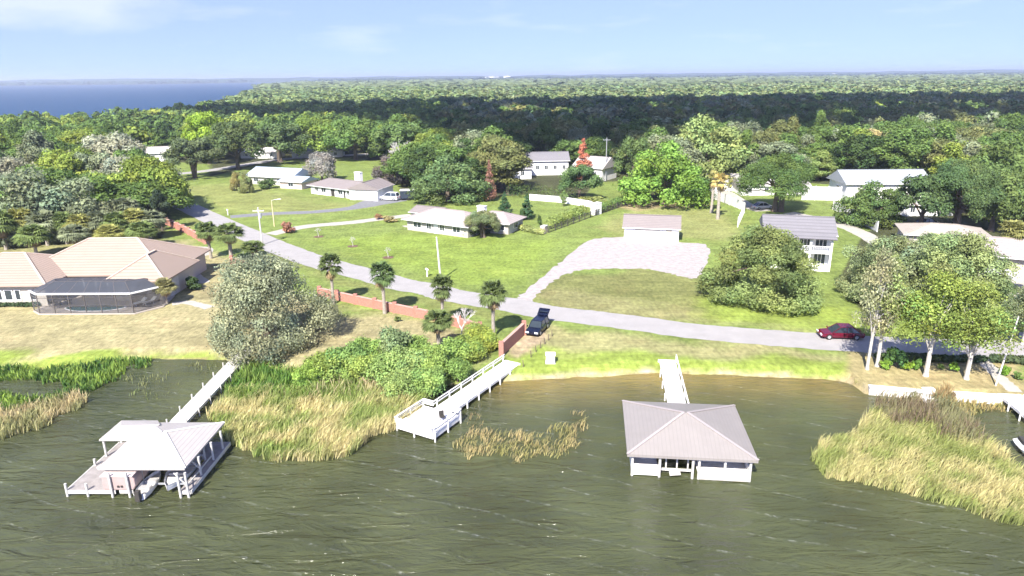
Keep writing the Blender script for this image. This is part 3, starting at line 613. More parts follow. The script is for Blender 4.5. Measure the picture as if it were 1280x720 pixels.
house('house', 'cream house with a low tan roof showing above the light green trees on the right', 'house', (hx + .5, hy + 5, 0), -.35, 12, 8, 2.8, 'hip', 1.5, .6, STUCCO, mat('tan_roof', (.33, .29, .245), .9, .1, 1), wins=[('front', 3, 1.5, 1.4, 1.1), ('right', 0, 1.5, 1.2, 1)])
hx, hy = P(1300, 352)
house('house', 'cream house with a white roof cut by the right edge beside the lone palm', 'house', (hx + .5, hy + 4.5, 0), -.5, 12, 9, 3.2, 'gable', 1.7, .8, STUCCO, ROOF_PINK, wins=[('left', -2.4, 1.5, .8, 1.6), ('left', -.6, 1.5, .8, 1.6), ('front', -3, 1.5, 1.6, 1.6)], doors=[('left', 2.0, 1.8, 2.4, TRIM)])
hx, hy = P(1262, 372)
def carport(loc):
    r = thing('carport', 'flat white canopy among the shrubs at the right edge', 'canopy', loc, -.4)
    MB().box(-3.2, 3.2, -2.4, 2.4, 2.3, 2.45).build('canopy_top', OFFWHITE, r)
    for x in (-3, 3):
        for y in (-2.2, 2.2): MB().box(x - .07, x + .07, y - .07, y + .07, 0, 2.3).build('post', WHITE, r)
carport((hx + 1, hy + 2.5, 0))
# --- houses in the shaded wood, and far ones
def farhouse(px, py, w, d, wh, rh, rz, wm, rm, label, kind='gable', wins=3):
    a, b = P(px, py); ws = [('front', -w / 2 + w * (k + .5) / wins, wh * .55, .9, 1.1) for k in range(wins)]
    return house('house', label, 'house', (a, b + d / 2, 0), rz, w, d, wh, kind, rh, .5, wm, rm, wins=ws)
farhouse(682, 219, 13, 8, 4.2, 2.2, .05, WHITE, ROOF_GREY, 'white house with a dark row of windows in the shaded wood behind the rust-red tree', wins=5)
farhouse(652, 224, 5, 6, 3.0, 1.4, .1, WHITE, ROOF_GREY, 'small white house half hidden by a dark tree, left of the windowed white house', wins=1)
farhouse(746, 226, 9, 9, 3.6, 2.6, -.6, WHITE, ROOF_WHITE, 'white house with a pale pitched roof beside the tall grey pole', wins=2)
farhouse(196, 202, 8, 7, 3, 2, .3, WHITE, ROOF_WHITE, 'small white house between the trees at the end of the upper left lawn', wins=2)
farhouse(325, 198, 14, 7, 2.8, 1.6, -.1, WHITE, ROOF_WHITE, 'long white house under the canopy left of the leaning trunks', wins=3)
farhouse(395, 197, 18, 8, 2.8, 1.7, .1, WHITE, ROOF_WHITE, 'long white house seen low between the trunks behind the upper lawn', wins=4)
farhouse(690, 178, 12, 9, 5, 2.6, .2, WHITE, ROOF_WHITE, 'white house glimpsed through the dark wood above the windowed house', wins=3)
farhouse(641, 150, 10, 9, 7, 3, .2, WHITE, ROOF_WHITE, 'tall white gable end standing in the dark wood near its far edge', wins=2)
farhouse(940, 196, 13, 9, 4, 2.4, .1, OFFWHITE, ROOF_BLUE, 'blue roofed house sunk in trees left of the bare white tree', wins=3)
farhouse(905, 238, 15, 8, 2.8, 1.8, -.5, WHITE, ROOF_WHITE, 'white roofed house behind the two straw-coloured palms', wins=3)
farhouse(968, 244, 16, 7, 2.8, 1.8, .0, WHITE, ROOF_WHITE, 'long white house behind the oak with the leaning trunk', wins=4)
farhouse(1160, 270, 10, 6, 2.8, 1.6, .0, WHITE, ROOF_WHITE, 'white house low in the shade under the right-hand oaks', wins=3)
def far_block(px, py, z0, w, d, h, label):
    a, b = P(px, py); r = thing('building', label, 'building', (a, b, 0)); 
    MB().box(-w / 2, w / 2, -d / 2, d / 2, 0, h).build('wall', WHITE, r); q = MB(); q.box(-w / 2 - .5, w / 2 + .5, -d / 2 - .5, d / 2 + .5, h, h + 1); q.box(-w / 5, w / 6, -d / 4, d / 4, h + 1, h + 4); q.build('roof', OFFWHITE, r)
far_block(615, 100.6, 0, 95, 40, 24, 'wide white building on the skyline, left one of the pair'); far_block(634, 101, 0, 45, 40, 27, 'white building on the skyline, right one of the pair')
far_block(1243, 91.5, 0, 110, 80, 42, 'broad white domed-looking hall on the skyline at the far right'); far_block(1041, 96, 0, 20, 20, 22, 'tiny white tower block on the skyline right of centre')

# ================================================================== DOCKS
def roof_pyr(name, root, w, d, z, rh, m, capm, th=.14, off=(0, 0)):
    q, c, R0, R1 = roof_mesh(w, d, z, rh, 'hip', 0, th, ridge=.15); q.v = [(x + off[0], y + off[1], zz) for x, y, zz in q.v]; c = [(x + off[0], y + off[1]) for x, y in c]; R0 = (R0[0] + off[0], off[1], R0[2]); R1 = (R1[0] + off[0], off[1], R1[2]); ro = q.build('roof', m, root)
    k = MB()
    for i, e in ((0, R0), (3, R0), (1, R1), (2, R1)): k.bar((c[i][0], c[i][1], z + .03), (e[0], e[1], e[2] + .04), .2, .05)
    k.build('ridge_cap', capm, ro); return ro
def planks(x0, x1, y0, y1, z, mb=None, gap=.02, wd=.16, along='x'):
    """deck boards, a real gap between them"""
    m = mb or MB()
    if along == 'x':
        y = y0
        while y < y1 - .02: m.box(x0, x1, y, min(y + wd - gap, y1), z - .05, z); y += wd
    else:
        x = x0
        while x < x1 - .02: m.box(x, min(x + wd - gap, x1), y0, y1, z - .05, z); x += wd
    return m
def pile(root, x, y, top, r=.12, m=None, name='post'):
    q = MB(); q.tube([(x, y, -2.6), (x, y, top)], r, 8); return q.build(name, m or OFFWHITE, root)
def walkway(name, label, A, B, w, z, m, step=2.2, rail=None, posts=1.0, pm=None):
    a, b = Vector((*A, 0)), Vector((*B, 0)); d = b - a; L = d.length; rz = math.atan2(d.y, d.x)
    r = thing(name, label, 'dock', (a.x, a.y, 0), rz)
    planks(0, L, -w / 2, w / 2, z, along='y', wd=.2, gap=.015).build('decking', m, r)
    q = MB(); [q.box(0, L, s - .05, s + .05, z - .25, z - .052) for s in (-w / 2 + .06, w / 2 - .06)]; q.build('joist', m, r)
    k = .3
    while k < L:
        for s in (-w / 2 - .08, w / 2 + .08): pile(r, k, s, z + (posts if rail is None or s * sum(rail) < 0 else .58), .07, pm or m)
        k += step
    if rail:
        for s in rail:
            q = MB()
            for zz in (.3, .55): q.box(0, L, s * (w / 2 + .08) - .03, s * (w / 2 + .08) + .03, z + zz, z + zz + .09)
            q.build('railing', m, r)
    return r
# left boathouse
def boathouse_left():
    ox, oy = -26.0, 45.1; r = thing('boathouse', 'white-roofed boathouse with an L-shaped hip roof over open slips', 'boathouse', (ox, oy, 0), rz=-.02)
    roof_pyr('roof', r, 6.3, 6.8, 1.5, 1.0, ROOF_WHITE, WHITE, off=(-.6, 1.1))
    q = MB(); x0, x1, y0, y1, z = -6.1, -3.5, 1.8, 4.9, 1.47
    q.poly([(x0, y0, z), (x1 + .4, y0, z), (x1 + 1.5, 3.3, z + .5), (x0 + .9, 3.3, z + .4)]); q.poly([(x0, y0, z), (x0 + .9, 3.3, z + .4), (x0, y1, z)]); q.poly([(x0, y1, z), (x0 + .9, 3.3, z + .4), (x1 + 1.5, 3.3, z + .5), (x1 + .4, y1, z)])
    q.poly([(x0, y0, z - .12), (x0, y1, z - .12), (x1, y1, z - .12), (x1, y0, z - .12)]); q.poly([(x0, y0, z - .12), (x1, y0, z - .12), (x1, y0, z), (x0, y0, z)]); q.poly([(x0, y1, z - .12), (x0, y0, z - .12), (x0, y0, z), (x0, y1, z)])
    q.build('side_roof', ROOF_WHITE, r)
    d = MB()
    planks(-6.1, -2.6, -2.55, 1.6, -.1, d); planks(-6.1, 2.9, 1.6, 4.2, -.1, d); planks(-2.3, -1.3, -2.5, 1.6, -.09, d); planks(2.1, 2.9, -2.6, 1.6, -.1, d)
    d.build('decking', PINKDECK, r)
    for bb in ((-6.15, -2.55, -2.62, -2.56), (-6.2, -6.12, -2.6, 4.2), (2.91, 2.97, -2.6, 4.2), (2.1, 2.9, -2.68, -2.61), (-2.3, -1.3, -2.57, -2.51)): MB().box(*bb, -.38, -.1).build('fascia', OFFWHITE, r)
    for x, y in ((-5.9, 2.0), (-5.9, 4.1), (-2.75, -2.7), (-1.5, -2.7), (-1.3, 1.5), (2.2, -2.75), (2.75, -2.7), (2.75, -.6), (2.75, 1.5), (2.75, 3.2), (2.1, 1.5), (-1.4, 3.2), (.6, 3.2)): pile(r, x, y, 1.42, .09, OFFWHITE)
    for x, y in ((-6.1, -2.6), (-6.0, .7), (-4.6, -2.6)): pile(r, x, y, .45, .09, OFFWHITE, 'mooring_post')
    b = MB()
    for x, y in ((2.75, -2.7), (2.75, -.6)): b.bar((x, y, .4), (x - .8, y, 1.4), .07, .07); 
    b.bar((2.75, -2.5, .35), (2.75, 1.3, .35), .06, .08); b.build('brace', OFFWHITE, r)
    for y in (-1.6, .6): c = MB(); c.bar((-1.3, y, -.2), (2.2, y, -.2), .1, .12); c.bar((-1.0, y, -.2), (-1.0, y, 1.4), .04, .04); c.build('boat_lift', METALGREY, r)
boathouse_left()
def locker():
    r = thing('storage_box', 'dusty pink box with a rounded side on the front left corner of the white-roofed dock', 'storage box', (-28.3, 43.5, -.1))
    prof = [(-1.15, 0), (1.0, 0), (1.2, .35), (1.2, .85), (1.0, 1.12), (-1.15, 1.12)]
    q = MB(); n = len(prof); q.v = [(x, -.95, z) for x, z in prof] + [(x, .95, z) for x, z in prof]; q.f = [list(range(n)), list(range(2 * n - 1, n - 1, -1))] + [[i, n + i, n + (i + 1) % n, (i + 1) % n] for i in range(n)]
    o = q.build('body', mat('dusty_pink_cover', (.36, .27, .25), .7, .08, 1, .1), r, bevel=.08)
    q = MB(); q.box(-1.2, 1.12, -1.0, 1.0, 1.13, 1.19); q.build('lid', mat('faded_pink_lid', (.62, .53, .5), .7, .08, 1), r)
    q = MB(); q.box(-.1, .05, -1.0, -.955, .25, .4); q.build('latch', TRIM, r); MB().box(.15, .3, -1.0, -.955, .25, .4).build('latch', TRIM, r)
locker()
def boat(loc, rz, L, B, label, name='motor_boat', hull=None, parts='seats'):
    r = thing(name, label, 'boat', loc, rz); st = [(0, .78), (.25, 1), (.6, .95), (.85, .55), (1.0, .03)]
    q = MB(); n = 5
    for t, k in st:
        x = L * (t - .5); b = B / 2 * k; zz = .5 + .12 * t
        q.v += [(x, -b, zz), (x, -b * .75, .05 + .12 * t * t), (x, 0, -.05 + .2 * t * t), (x, b * .75, .05 + .12 * t * t), (x, b, zz)]
    for i in range(len(st) - 1):
        for j in range(4): q.f.append([i * 5 + j, (i + 1) * 5 + j, (i + 1) * 5 + j + 1, i * 5 + j + 1])
    q.f.append([0, 1, 2, 3, 4]); q.build('hull', hull or WHITE, r)
    d = MB(); d.v = [(L * (t - .5), s * B / 2 * k * .86, .3 + .1 * t) for t, k in st for s in (-1, 1)]; d.f = [[2 * i, 2 * i + 2, 2 * i + 3, 2 * i + 1] for i in range(4)]; d.build('deck', OFFWHITE, r)
    for x in (-.22, .08): MB().box(L * x - .2, L * x + .2, -B * .36, B * .36, .4, .56).build('seat', mat('grey_vinyl', (.35, .34, .33), .6), r)
    MB().box(-L / 2 - .35, -L / 2 - .02, -.16, .16, .1, .85).build('outboard_motor', TRIM, r)
boat((-26.6, 43.5, -.55), math.pi / 2, 3.0, 1.1, 'small white dinghy in the narrow slip right of the pink box', 'dinghy')
boat((-24.9, 44.8, -.4), -math.pi / 2, 4.4, 1.9, 'white motor boat lifted in the main slip of the white-roofed boathouse')
walkway('dock_walkway', 'long weathered pale walkway leading from the grey-green tree to the white-roofed boathouse', P(312, 434, 0), (-28.7, 49.3), 1.5, .04, OFFWHITE, 2.4, posts=.35)

def boathouse_right():
    r = thing('boathouse', 'boathouse with a ribbed tan pyramid roof and low white walls at the pier end', 'boathouse', (13.5, 48.1, 0), rz=-.115)
    roof_pyr('roof', r, 9.35, 8.7, 1.35, 1.35, ROOF_TAN, mat('tan_ridge', (.33, .29, .28), .5, .05), .22)
    X0, X1, Y0, Y1 = -4.25, 4.25, -4.05, 4.05
    d = MB(); planks(X0, -2.3, Y0, Y1, -.15, d); planks(X0, X1, 1.8, Y1, -.152, d, .02, .161); planks(.55, X1, Y0, 1.8, -.15, d); d.build('decking', DECKWHITE, r)
    for x, y in ((X0, Y0), (-2.25, Y0), (.15, Y0), (.6, Y0), (2.45, Y0), (X1, Y0), (X0, 0), (X1, 0), (X0, Y1), (X1, Y1), (0, Y1), (-2.25, 0), (.55, 0)): pile(r, x, y, 1.25, .1, OFFWHITE)
    w = MB(); w.box(X0 + .1, -2.35, Y0 + .02, Y0 + .1, -.52, .35); w.build('low_wall', WHITE, r)
    w = MB(); w.box(.7, X1 - .1, Y0 + .02, Y0 + .1, -.5, .3); w.build('low_wall', WHITE, r)
    for xx in (X1 - .03, X0 - .05): MB().box(xx, xx + .08, Y0 + .1, Y1 - .1, -.5, .35).build('side_wall', WHITE, r)
    for xa, xb in ((.7, X1 - .15), (X0 + .15, -2.4)): MB().box(xa, xb, Y0 + 1.6, Y0 + 1.68, -.13, 1.2).build('partition', mat('grey_boards', (.5, .5, .5), .8, .08, 1), r)
    MB().box(.6, X1, Y0 - .14, Y0 - .02, -.56, -.4).build('rub_rail', WOODGREY, r); MB().box(.6, X1, Y0 - .1, Y0 - .02, .3, .38).build('rub_rail', WOODGREY, r)
    q = MB()
    for x in (-1.75, -.95, -.15): q.bar((x, -3.6, -.3), (x, -3.6, 1.2), .1, .1)
    q.bar((-2.2, -3.6, -.2), (.1, -3.6, -.2), .12, .16); q.bar((-1.5, -3.9, -.35), (-.7, -3.9, -.25), .5, .1); q.build('boat_lift', OFFWHITE, r)
    w = MB(); w.box(X0, X1, Y1 + .01, Y1 + .09, -.15, 1.2); w.build('back_wall', mat('shaded_boards', (.3, .3, .3), .8), r)
boathouse_right()
walkway('dock_walkway', 'straight white pier running from the grassy shore to the tan-roofed boathouse', P(834, 449, 0.1), (14.2, 52.2), 1.6, .05, DECKWHITE, 2.6, rail=(1,), posts=.1)
def dock_mid():
    A = P(641, 452, .05); B = tuple(P(553, 513, .05)); r0 = walkway('dock_walkway', 'bright white railed dock angling from the brick wall out past the green shrubs', A, B, 1.8, .05, DECKWHITE, 1.9, rail=(-1,), posts=.05)
    w2l = Matrix.Translation((A[0], A[1], 0)) @ Matrix.Rotation(math.atan2(B[1] - A[1], B[0] - A[0]), 4, 'Z'); inv = w2l.inverted()
    pts = [inv @ Vector((*P(a, b, .35), 0)) for a, b in ((502, 527), (538, 548), (567, 520), (536, 503))]
    pl = [(p.x, p.y) for p in pts]; x0 = min(p[0] for p in pl); x1 = max(p[0] for p in pl); y0 = min(p[1] for p in pl); y1 = max(p[1] for p in pl)
    r = thing('dock_platform', 'white railed square platform with a bench at the end of the angled dock', 'dock', (A[0], A[1], 0), math.atan2(B[1] - A[1], B[0] - A[0]))
    L = (Vector(B) - Vector(A)).length; x0 = L + .02; x1 = L + 3.9; y0, y1 = -1.9, 1.9
    planks(x0, x1, y0, y1, .05, along='y', wd=.2, gap=.015).build('decking', DECKWHITE, r)
    for bb in ((x0, x1, y0 - .07, y0 - .01), (x0, x1, y1 + .01, y1 + .07), (x1 + .01, x1 + .07, y0, y1)): MB().box(*bb, -.3, .05).build('fascia', DECKWHITE, r)
    for s in (0, 1, 2):
        for y in (y0 - .1, y1 + .1): pile(r, x0 + .1 + s * (x1 - x0 - .2) / 2, y, .7, .07, DECKWHITE)
    pile(r, x1 + .1, 0, .7, .08, DECKWHITE)
    for (a, b) in (((x0, y0 - .1), (x1 + .1, y0 - .1)), ((x0, y1 + .1), (x1 + .1, y1 + .1)), ((x1 + .12, y0), (x1 + .12, y1)), ((x0, y0 - .1), (x0, -.95)), ((x0, y1 + .1), (x0, .95))):
        q = MB(); [q.bar((*a, z), (*b, z), .05, .09) for z in (.3, .5)]; q.bar((*a, .7), (*b, .7), .14, .05); q.build('railing', DECKWHITE, r)
    q = MB(); q.box(x1 - .7, x1 - .25, -1.5, 1.5, .4, .46); q.box(x1 - .68, x1 - .62, -1.4, -1.3, .05, .4); q.box(x1 - .68, x1 - .62, 1.3, 1.4, .05, .4); q.build('bench', DECKWHITE, r)
    a = w2l @ Vector((x0 + 1.5, 1.1, .05)); c = thing('deck_chair', 'small dark chair standing on the white dock platform', 'chair', a, .4)
    MB().box(-.22, .22, -.22, .22, .38, .43).build('seat', TRIM, c); MB().box(-.22, .22, .2, .24, .43, .85).build('backrest', TRIM, c)
    for x in (-.19, .19):
        for y in (-.19, .19): MB().box(x - .02, x + .02, y - .02, y + .02, 0, .38).build('leg', TRIM, c)
dock_mid()
walkway('dock_walkway', 'white pier with dark underside leaving the frame at the right edge, from the seawall', P(1262, 490, .3), P(1330, 545, .3), 1.9, .12, DECKWHITE, 1.8, posts=.1)
walkway('dock_walkway', 'second white pier reaching in from the right edge beside the jet ski', P(1300, 560, .1), P(1360, 585, .1), 1.4, .1, DECKWHITE, 1.8, posts=.3)
def jetski(loc, rz, label):
    r = thing('jet_ski', label, 'jet ski', loc, rz)
    q = MB(); st = [(-1.4, .42, .15), (-.5, .5, .2), (.5, .46, .3), (1.2, .25, .4), (1.5, .03, .45)]
    for x, b, z in st: q.v += [(x, -b, z), (x, -b * .6, -.1 + z * .3), (x, b * .6, -.1 + z * .3), (x, b, z), (x, 0, z + .22)]
    for i in range(4):
        for j in range(5): q.f.append([i * 5 + j, (i + 1) * 5 + j, (i + 1) * 5 + (j + 1) % 5, i * 5 + (j + 1) % 5])
    q.f.append([0, 1, 2, 3, 4][::-1]); q.build('hull', WHITE, r, smooth=False); MB().box(-1.2, .1, -.17, .17, .3, .62).build('seat', TRIM, r, bevel=.05)
    q = MB(); q.bar((.35, 0, .45), (.2, 0, .95), .12, .12); q.bar((.2, -.4, .95), (.2, .4, .95), .05, .05); q.build('handlebar', TRIM, r)
a = P(1276, 562, -.3); jetski((a[0] + .3, a[1], -.35), -1.9, 'white jet ski floating at the right edge of the picture by the reeds')

# seawall, bags and path by the right shore
def seawall(name, label, pts, top, th=.5):
    w = [P(a, b, -.1) for a, b in pts]; ox, oy = w[0]; r = thing(name, label, 'seawall', (ox, oy, 0)); q = MB(); c = MB()
    for (a, b), (a2, b2) in zip(w, w[1:]):
        q.bar((a - ox, b - oy, (top - 2) / 2), (a2 - ox, b2 - oy, (top - 2) / 2), th, top + 2); c.bar((a - ox, b - oy, top + .05), (a2 - ox, b2 - oy, top + .05), th + .2, .1)
    q.build('wall', mat('whitewashed_block', (.6, .57, .53), .9, .2, 1.5, .3), r); c.build('cap', WHITE, r)
seawall('seawall', 'low white seawall with a flat cap, left stretch below the white-trunked trees', [(1086, 486), (1165, 493)], .08)
seawall('seawall', 'low white seawall with a flat cap, right stretch leading to the railed pier', [(1192, 494), (1262, 499)], .08)
def sacks(px, py, label):
    x, y = P(px, py, -.2); r = tag(MB().box(-.55, .55, -.3, .3, 0, .45).build('stone_block', WHITE, bevel=.1), label, 'block'); r.location = (x, y, -.4)
sacks(1160, 488, 'whitewashed block standing in the gap of the seawall, upper one'); sacks(1162, 500, 'whitewashed block at the foot of the seawall gap, lower one')

# ================================================================== VEHICLES
def car(name, label, cat, loc, rz, L, W, Ht, paint, hatch=False, style='sedan'):
    """front towards +x"""
    r = thing(name, label, cat, loc, rz); h = W / 2
    belt = Ht * .56
    if style == 'suv': bod = [(-.5, .30, .52), (-.49, .26, 1.0), (-.2, .24, 1.0), (.22, .24, 1.0), (.44, .26, .86), (.5, .32, .6)]
    else: bod = [(-.5, .34, .80), (-.47, .24, .96), (-.2, .22, 1.0), (.2, .22, .98), (.44, .25, .82), (.5, .34, .58)]
    q = MB()
    for t, zb, zt in bod:
        x = t * L; e = h * (.9 if abs(t) > .48 else 1.0); zt *= belt
        q.v += [(x, -e * .93, zb), (x, -e, (zb + zt) / 2), (x, -e * .94, zt), (x, e * .94, zt), (x, e, (zb + zt) / 2), (x, e * .93, zb)]
    k = len(bod)
    for i in range(k - 1):
        for j in range(6): q.f.append([i * 6 + j, (i + 1) * 6 + j, (i + 1) * 6 + (j + 1) % 6, i * 6 + (j + 1) % 6])
    q.f.append(list(range(6))[::-1]); q.f.append([(k - 1) * 6 + j for j in range(6)]); q.build('body', paint, r, bevel=.03)
    g0, g1, g2, g3 = ((-.47, -.42, .06, .24) if style == 'suv' else (-.40, -.22, .06, .26))
    q = MB(); q.v = [(g0 * L, -h * .88, belt - .02), (g1 * L, -h * .74, Ht - .05), (g2 * L, -h * .74, Ht - .05), (g3 * L, -h * .88, belt - .05), (g0 * L, h * .88, belt - .02), (g1 * L, h * .74, Ht - .05), (g2 * L, h * .74, Ht - .05), (g3 * L, h * .88, belt - .05)]
    q.f = [[0, 3, 2, 1], [4, 5, 6, 7], [0, 1, 5, 4], [1, 2, 6, 5], [2, 3, 7, 6]]; q.build('windows', GLASS, r)
    q = MB(); q.box(g1 * L - .05, g2 * L + .05, -h * .76, h * .76, Ht - .06, Ht); ro = q.build('roof', paint, r, bevel=.025)
    for s in (-1, 1):
        MB().bar((g2 * L, s * h * .75, Ht - .04), (g3 * L, s * h * .89, belt - .03), .06, .06).build('pillar', paint, r); MB().bar((g1 * L, s * h * .75, Ht - .04), (g0 * L, s * h * .89, belt), .07, .07).build('pillar', paint, r); MB().bar(((g1 + g2) / 2 * L, s * h * .755, Ht - .05), ((g1 + g2) / 2 * L, s * h * .9, belt), .06, .05).build('pillar', paint, r)
    R = .33 if style == 'suv' else .31
    for x in (-.31 * L, .32 * L):
        for s in (-1, 1):
            q = MB(); q.tube([(x, s * (h - .2), R), (x, s * (h + .01), R)], R, 16); w = q.build('tyre', RUBBER, r); w.name = 'wheel'
            q = MB(); q.tube([(x, s * (h + .01), R), (x, s * (h + .025), R)], R * .6, 10); q.build('rim', METALGREY, w)
    for s in (-1, 1):
        a = s * h * .66; MB().box(L * .485, L * .505, a - .2, a + .2, belt * .58, belt * .78).build('headlight', mat('lamp_glass', (.7, .72, .75), .1), r)
        MB().box(-L * .507, -L * .495, a - .14, a + .14, belt * .62, belt * .86).build('tail_light', mat('tail_lamp_red', (.35, .02, .02), .2), r)
        MB().box(g3 * L - .12, g3 * L, s * (h + .1) - .07, s * (h + .1) + .07, belt - .02, belt + .14).build('mirror', paint, r)
    if hatch:
        q = MB(); q.bar((g1 * L, 0, Ht), (g1 * L - .85, 0, Ht + .55), W * .8, .08); t = q.build('tailgate', paint, r); MB().box(g1 * L - .6, g1 * L - .2, -W * .3, W * .3, Ht + .34, Ht + .36).build('rear_window', GLASS, t)
    return r
def paintm(n, c): return mat(n, c, .22, .03, 1, spec=.6)
a = P(672, 414); car('parked_car', 'dark navy car with its tailgate raised, parked on the grass beside the brick wall', 'car', (a[0], a[1], 0), math.radians(-112), 4.0, 1.65, 1.4, paintm('navy_paint', (.004, .006, .018)), True, 'suv')
a = P(1053, 424); car('parked_car', 'dark red car on the road at the edge of the tree shade', 'car', (a[0], a[1] + .6, 0.012), math.radians(175), 4.6, 1.8, 1.42, paintm('red_paint', (.10, .004, .015)))
a = P(487, 250); car('van', 'white van parked on the dark driveway beside the white ranch house', 'van', (a[0], a[1], .008), math.radians(160), 5.0, 1.95, 1.9, paintm('white_car_paint', (.75, .76, .78)), False, 'suv')
a = P(1052, 249); car('parked_car', 'white pickup-sized car parked by the white screen near the metal-roofed building', 'car', (a[0] - 3.4, a[1] + 1, .008), math.radians(10), 5.0, 1.9, 1.7, paintm('white_car_paint', (.75, .76, .78)), False, 'suv')
a = P(1158, 282); car('parked_car', 'dark car in the deep shade under the right-hand oaks', 'car', (a[0], a[1], .008), math.radians(20), 4.6, 1.8, 1.5, paintm('charcoal_paint', (.03, .03, .035)))
a = P(955, 262); car('parked_car', 'silver car in the shade under the oak with the leaning trunk', 'car', (a[0], a[1] + 1, .008), math.radians(15), 4.6, 1.8, 1.45, paintm('silver_paint', (.45, .47, .5)))
def trailer():
    a = P(511, 250); r = thing('cargo_trailer', 'dark box trailer with a pale roof standing right of the white van', 'trailer', (a[0], a[1] + .5, 0), .1)
    MB().box(-2.0, 2.0, -1.05, 1.05, .5, 2.3).build('body', mat('dark_trailer', (.03, .04, .06), .4), r); MB().box(-2.05, 2.05, -1.1, 1.1, 2.302, 2.42).build('roof', WHITE, r)
    for s in (-1, 1): q = MB(); q.tube([(-.1, s * 1.06, .36), (-.1, s * 1.22, .36)], .36, 12); q.build('wheel', RUBBER, r)
    q = MB(); q.bar((-2, 0, .5), (-3.1, 0, .5), .12, .1); q.build('hitch', TRIM, r)
trailer()

# ================================================================== POLES, SIGNS, SMALL THINGS
def utility_pole(px, py, top, label, arms=True, m=None, tilt=0, transformer=False, rr=1.0):
    x, y = P(px, py); h = Zt(px, py, top); r = thing('utility_pole', label, 'utility pole', (x, y, 0)); q = MB(); q.tube([(0, 0, -.3), (tilt, 0, h)], [.16 * rr, .11 * rr], 8); q.build('pole', m or PALEBARK, r)
    if arms:
        MB().box(-1.0, 1.0, -.06, .06, h - .7, h - .58).build('crossarm', m or PALEBARK, r)
        for s in (-.9, -.3, .3, .9): q = MB(); q.tube([(s, 0, h - .58), (s, 0, h - .4)], [.04, .06], 6); q.build('insulator', METALGREY, r)
    if transformer: q = MB(); q.tube([(.32, -.1, h - 1.9), (.32, -.1, h - 1.0)], .22, 10); q.build('transformer', METALGREY, r)
    return (x, y, h)
PO = mat('pale_pole', (.55, .52, .48), .8, .1, 2)
p1 = utility_pole(328, 306, 259, 'utility pole with crossarm and transformer beside the street bend near the palms', transformer=True, m=PO)
p2 = utility_pole(551, 350, 296, 'slim bare pole standing on the bright lawn between the road and the pinkish roofed house', arms=False, m=PO, tilt=-.35)
p3 = utility_pole(1244, 482, 396, 'tall thin leaning pole by the path to the right-hand pier', arms=False, m=PO, tilt=.75, rr=.5)
p4 = utility_pole(757, 226, 172, 'tall grey pole with crossarm in front of the dark wood', m=METALGREY)
def street_light():
    x, y = P(343, 283); h = Zt(343, 283, 250); r = thing('street_lamp', 'yellowish street light post with a short arm beside the lawn entrance', 'street lamp', (x, y, 0))
    q = MB(); q.tube([(0, 0, 0), (0, 0, h)], [.11, .07], 8); q.build('post', mat('cream_pole', (.6, .5, .3), .7), r); q = MB(); q.tube([(0, 0, h - .1), (.7, 0, h + .1), (1.4, 0, h + .15)], .04, 6); q.build('arm', METALGREY, r); MB().box(1.2, 1.9, -.15, .15, h + .08, h + .26).build('lamp_head', OFFWHITE, r, bevel=.04)
street_light()
def wires(a, b, label):
    q = MB(); n = 14
    for off in (-.9, .9):
        pts = []
        for i in range(n + 1): t = i / n; pts.append((a[0] + (b[0] - a[0]) * t + off * .3, a[1] + (b[1] - a[1]) * t + off, a[2] + (b[2] - a[2]) * t - 1.2 * 4 * t * (1 - t) - .5))
        q.tube(pts, .018, 4)
    tag(q.build('power_line', TRIM), label, 'power line')
b3 = P(1255, 410); b4 = P(1000, 352)
def post_box(px, py, label):
    x, y = P(px, py); r = thing('mailbox', label, 'mailbox', (x, y, 0), .5, 'white mailboxes along the street')
    MB().box(-.07, .07, -.07, .07, 0, 1.0).build('post', WHITE, r); q = MB(); q.tube([(0, -.28, 1.14), (0, .28, 1.14)], .16, 10); q.build('box', WHITE, r); MB().box(.161, .18, -.1, -.04, 1.1, 1.35).build('flag', mat('flag_red', (.5, .03, .03)), r)
post_box(285, 269, 'white mailbox at the mouth of the dark driveway'); post_box(202, 238, 'white mailbox by the far bend of the street'); post_box(534, 346, 'white mailbox beside the thin pole on the lawn')
def white_box():
    x, y = P(688, 453); r = thing('utility_box', 'bright white cube-shaped box alone on the lime green shore grass', 'utility box', (x, y, 0), -.05)
    MB().box(-.45, .45, -.4, .4, .06, .9).build('body', WHITE, r, bevel=.03); MB().box(-.5, .5, -.45, .45, .9, .97).build('lid', WHITE, r); MB().box(-.52, .52, -.47, .47, 0, .06).build('base', CONC, r)
white_box()
for i, (a, b) in enumerate([(663.8, 446.5), (670, 440), (675.6, 435), (681, 430), (685.6, 425.5), (690, 420.5), (654.4, 458.5), (653, 420)]):
    x, y = P(a, b); q = MB(); q.tube([(0, 0, 0), (random.uniform(-.08, .08), 0, .75)], [.05, .04], 6); o = q.build('stake', BARK); o.location = (x, y, 0)
    tag(o, f"thin dark stake, {('lowest', 'second lowest', 'third', 'fourth', 'fifth', 'topmost')[i]} in the row climbing towards the navy car" if i < 6 else ('single dark stake in the shore grass beside the end of the white dock' if i == 6 else 'short dark stake beside the end post of the brick wall'), 'stake', 'stakes by the parked car' if i < 6 else None)
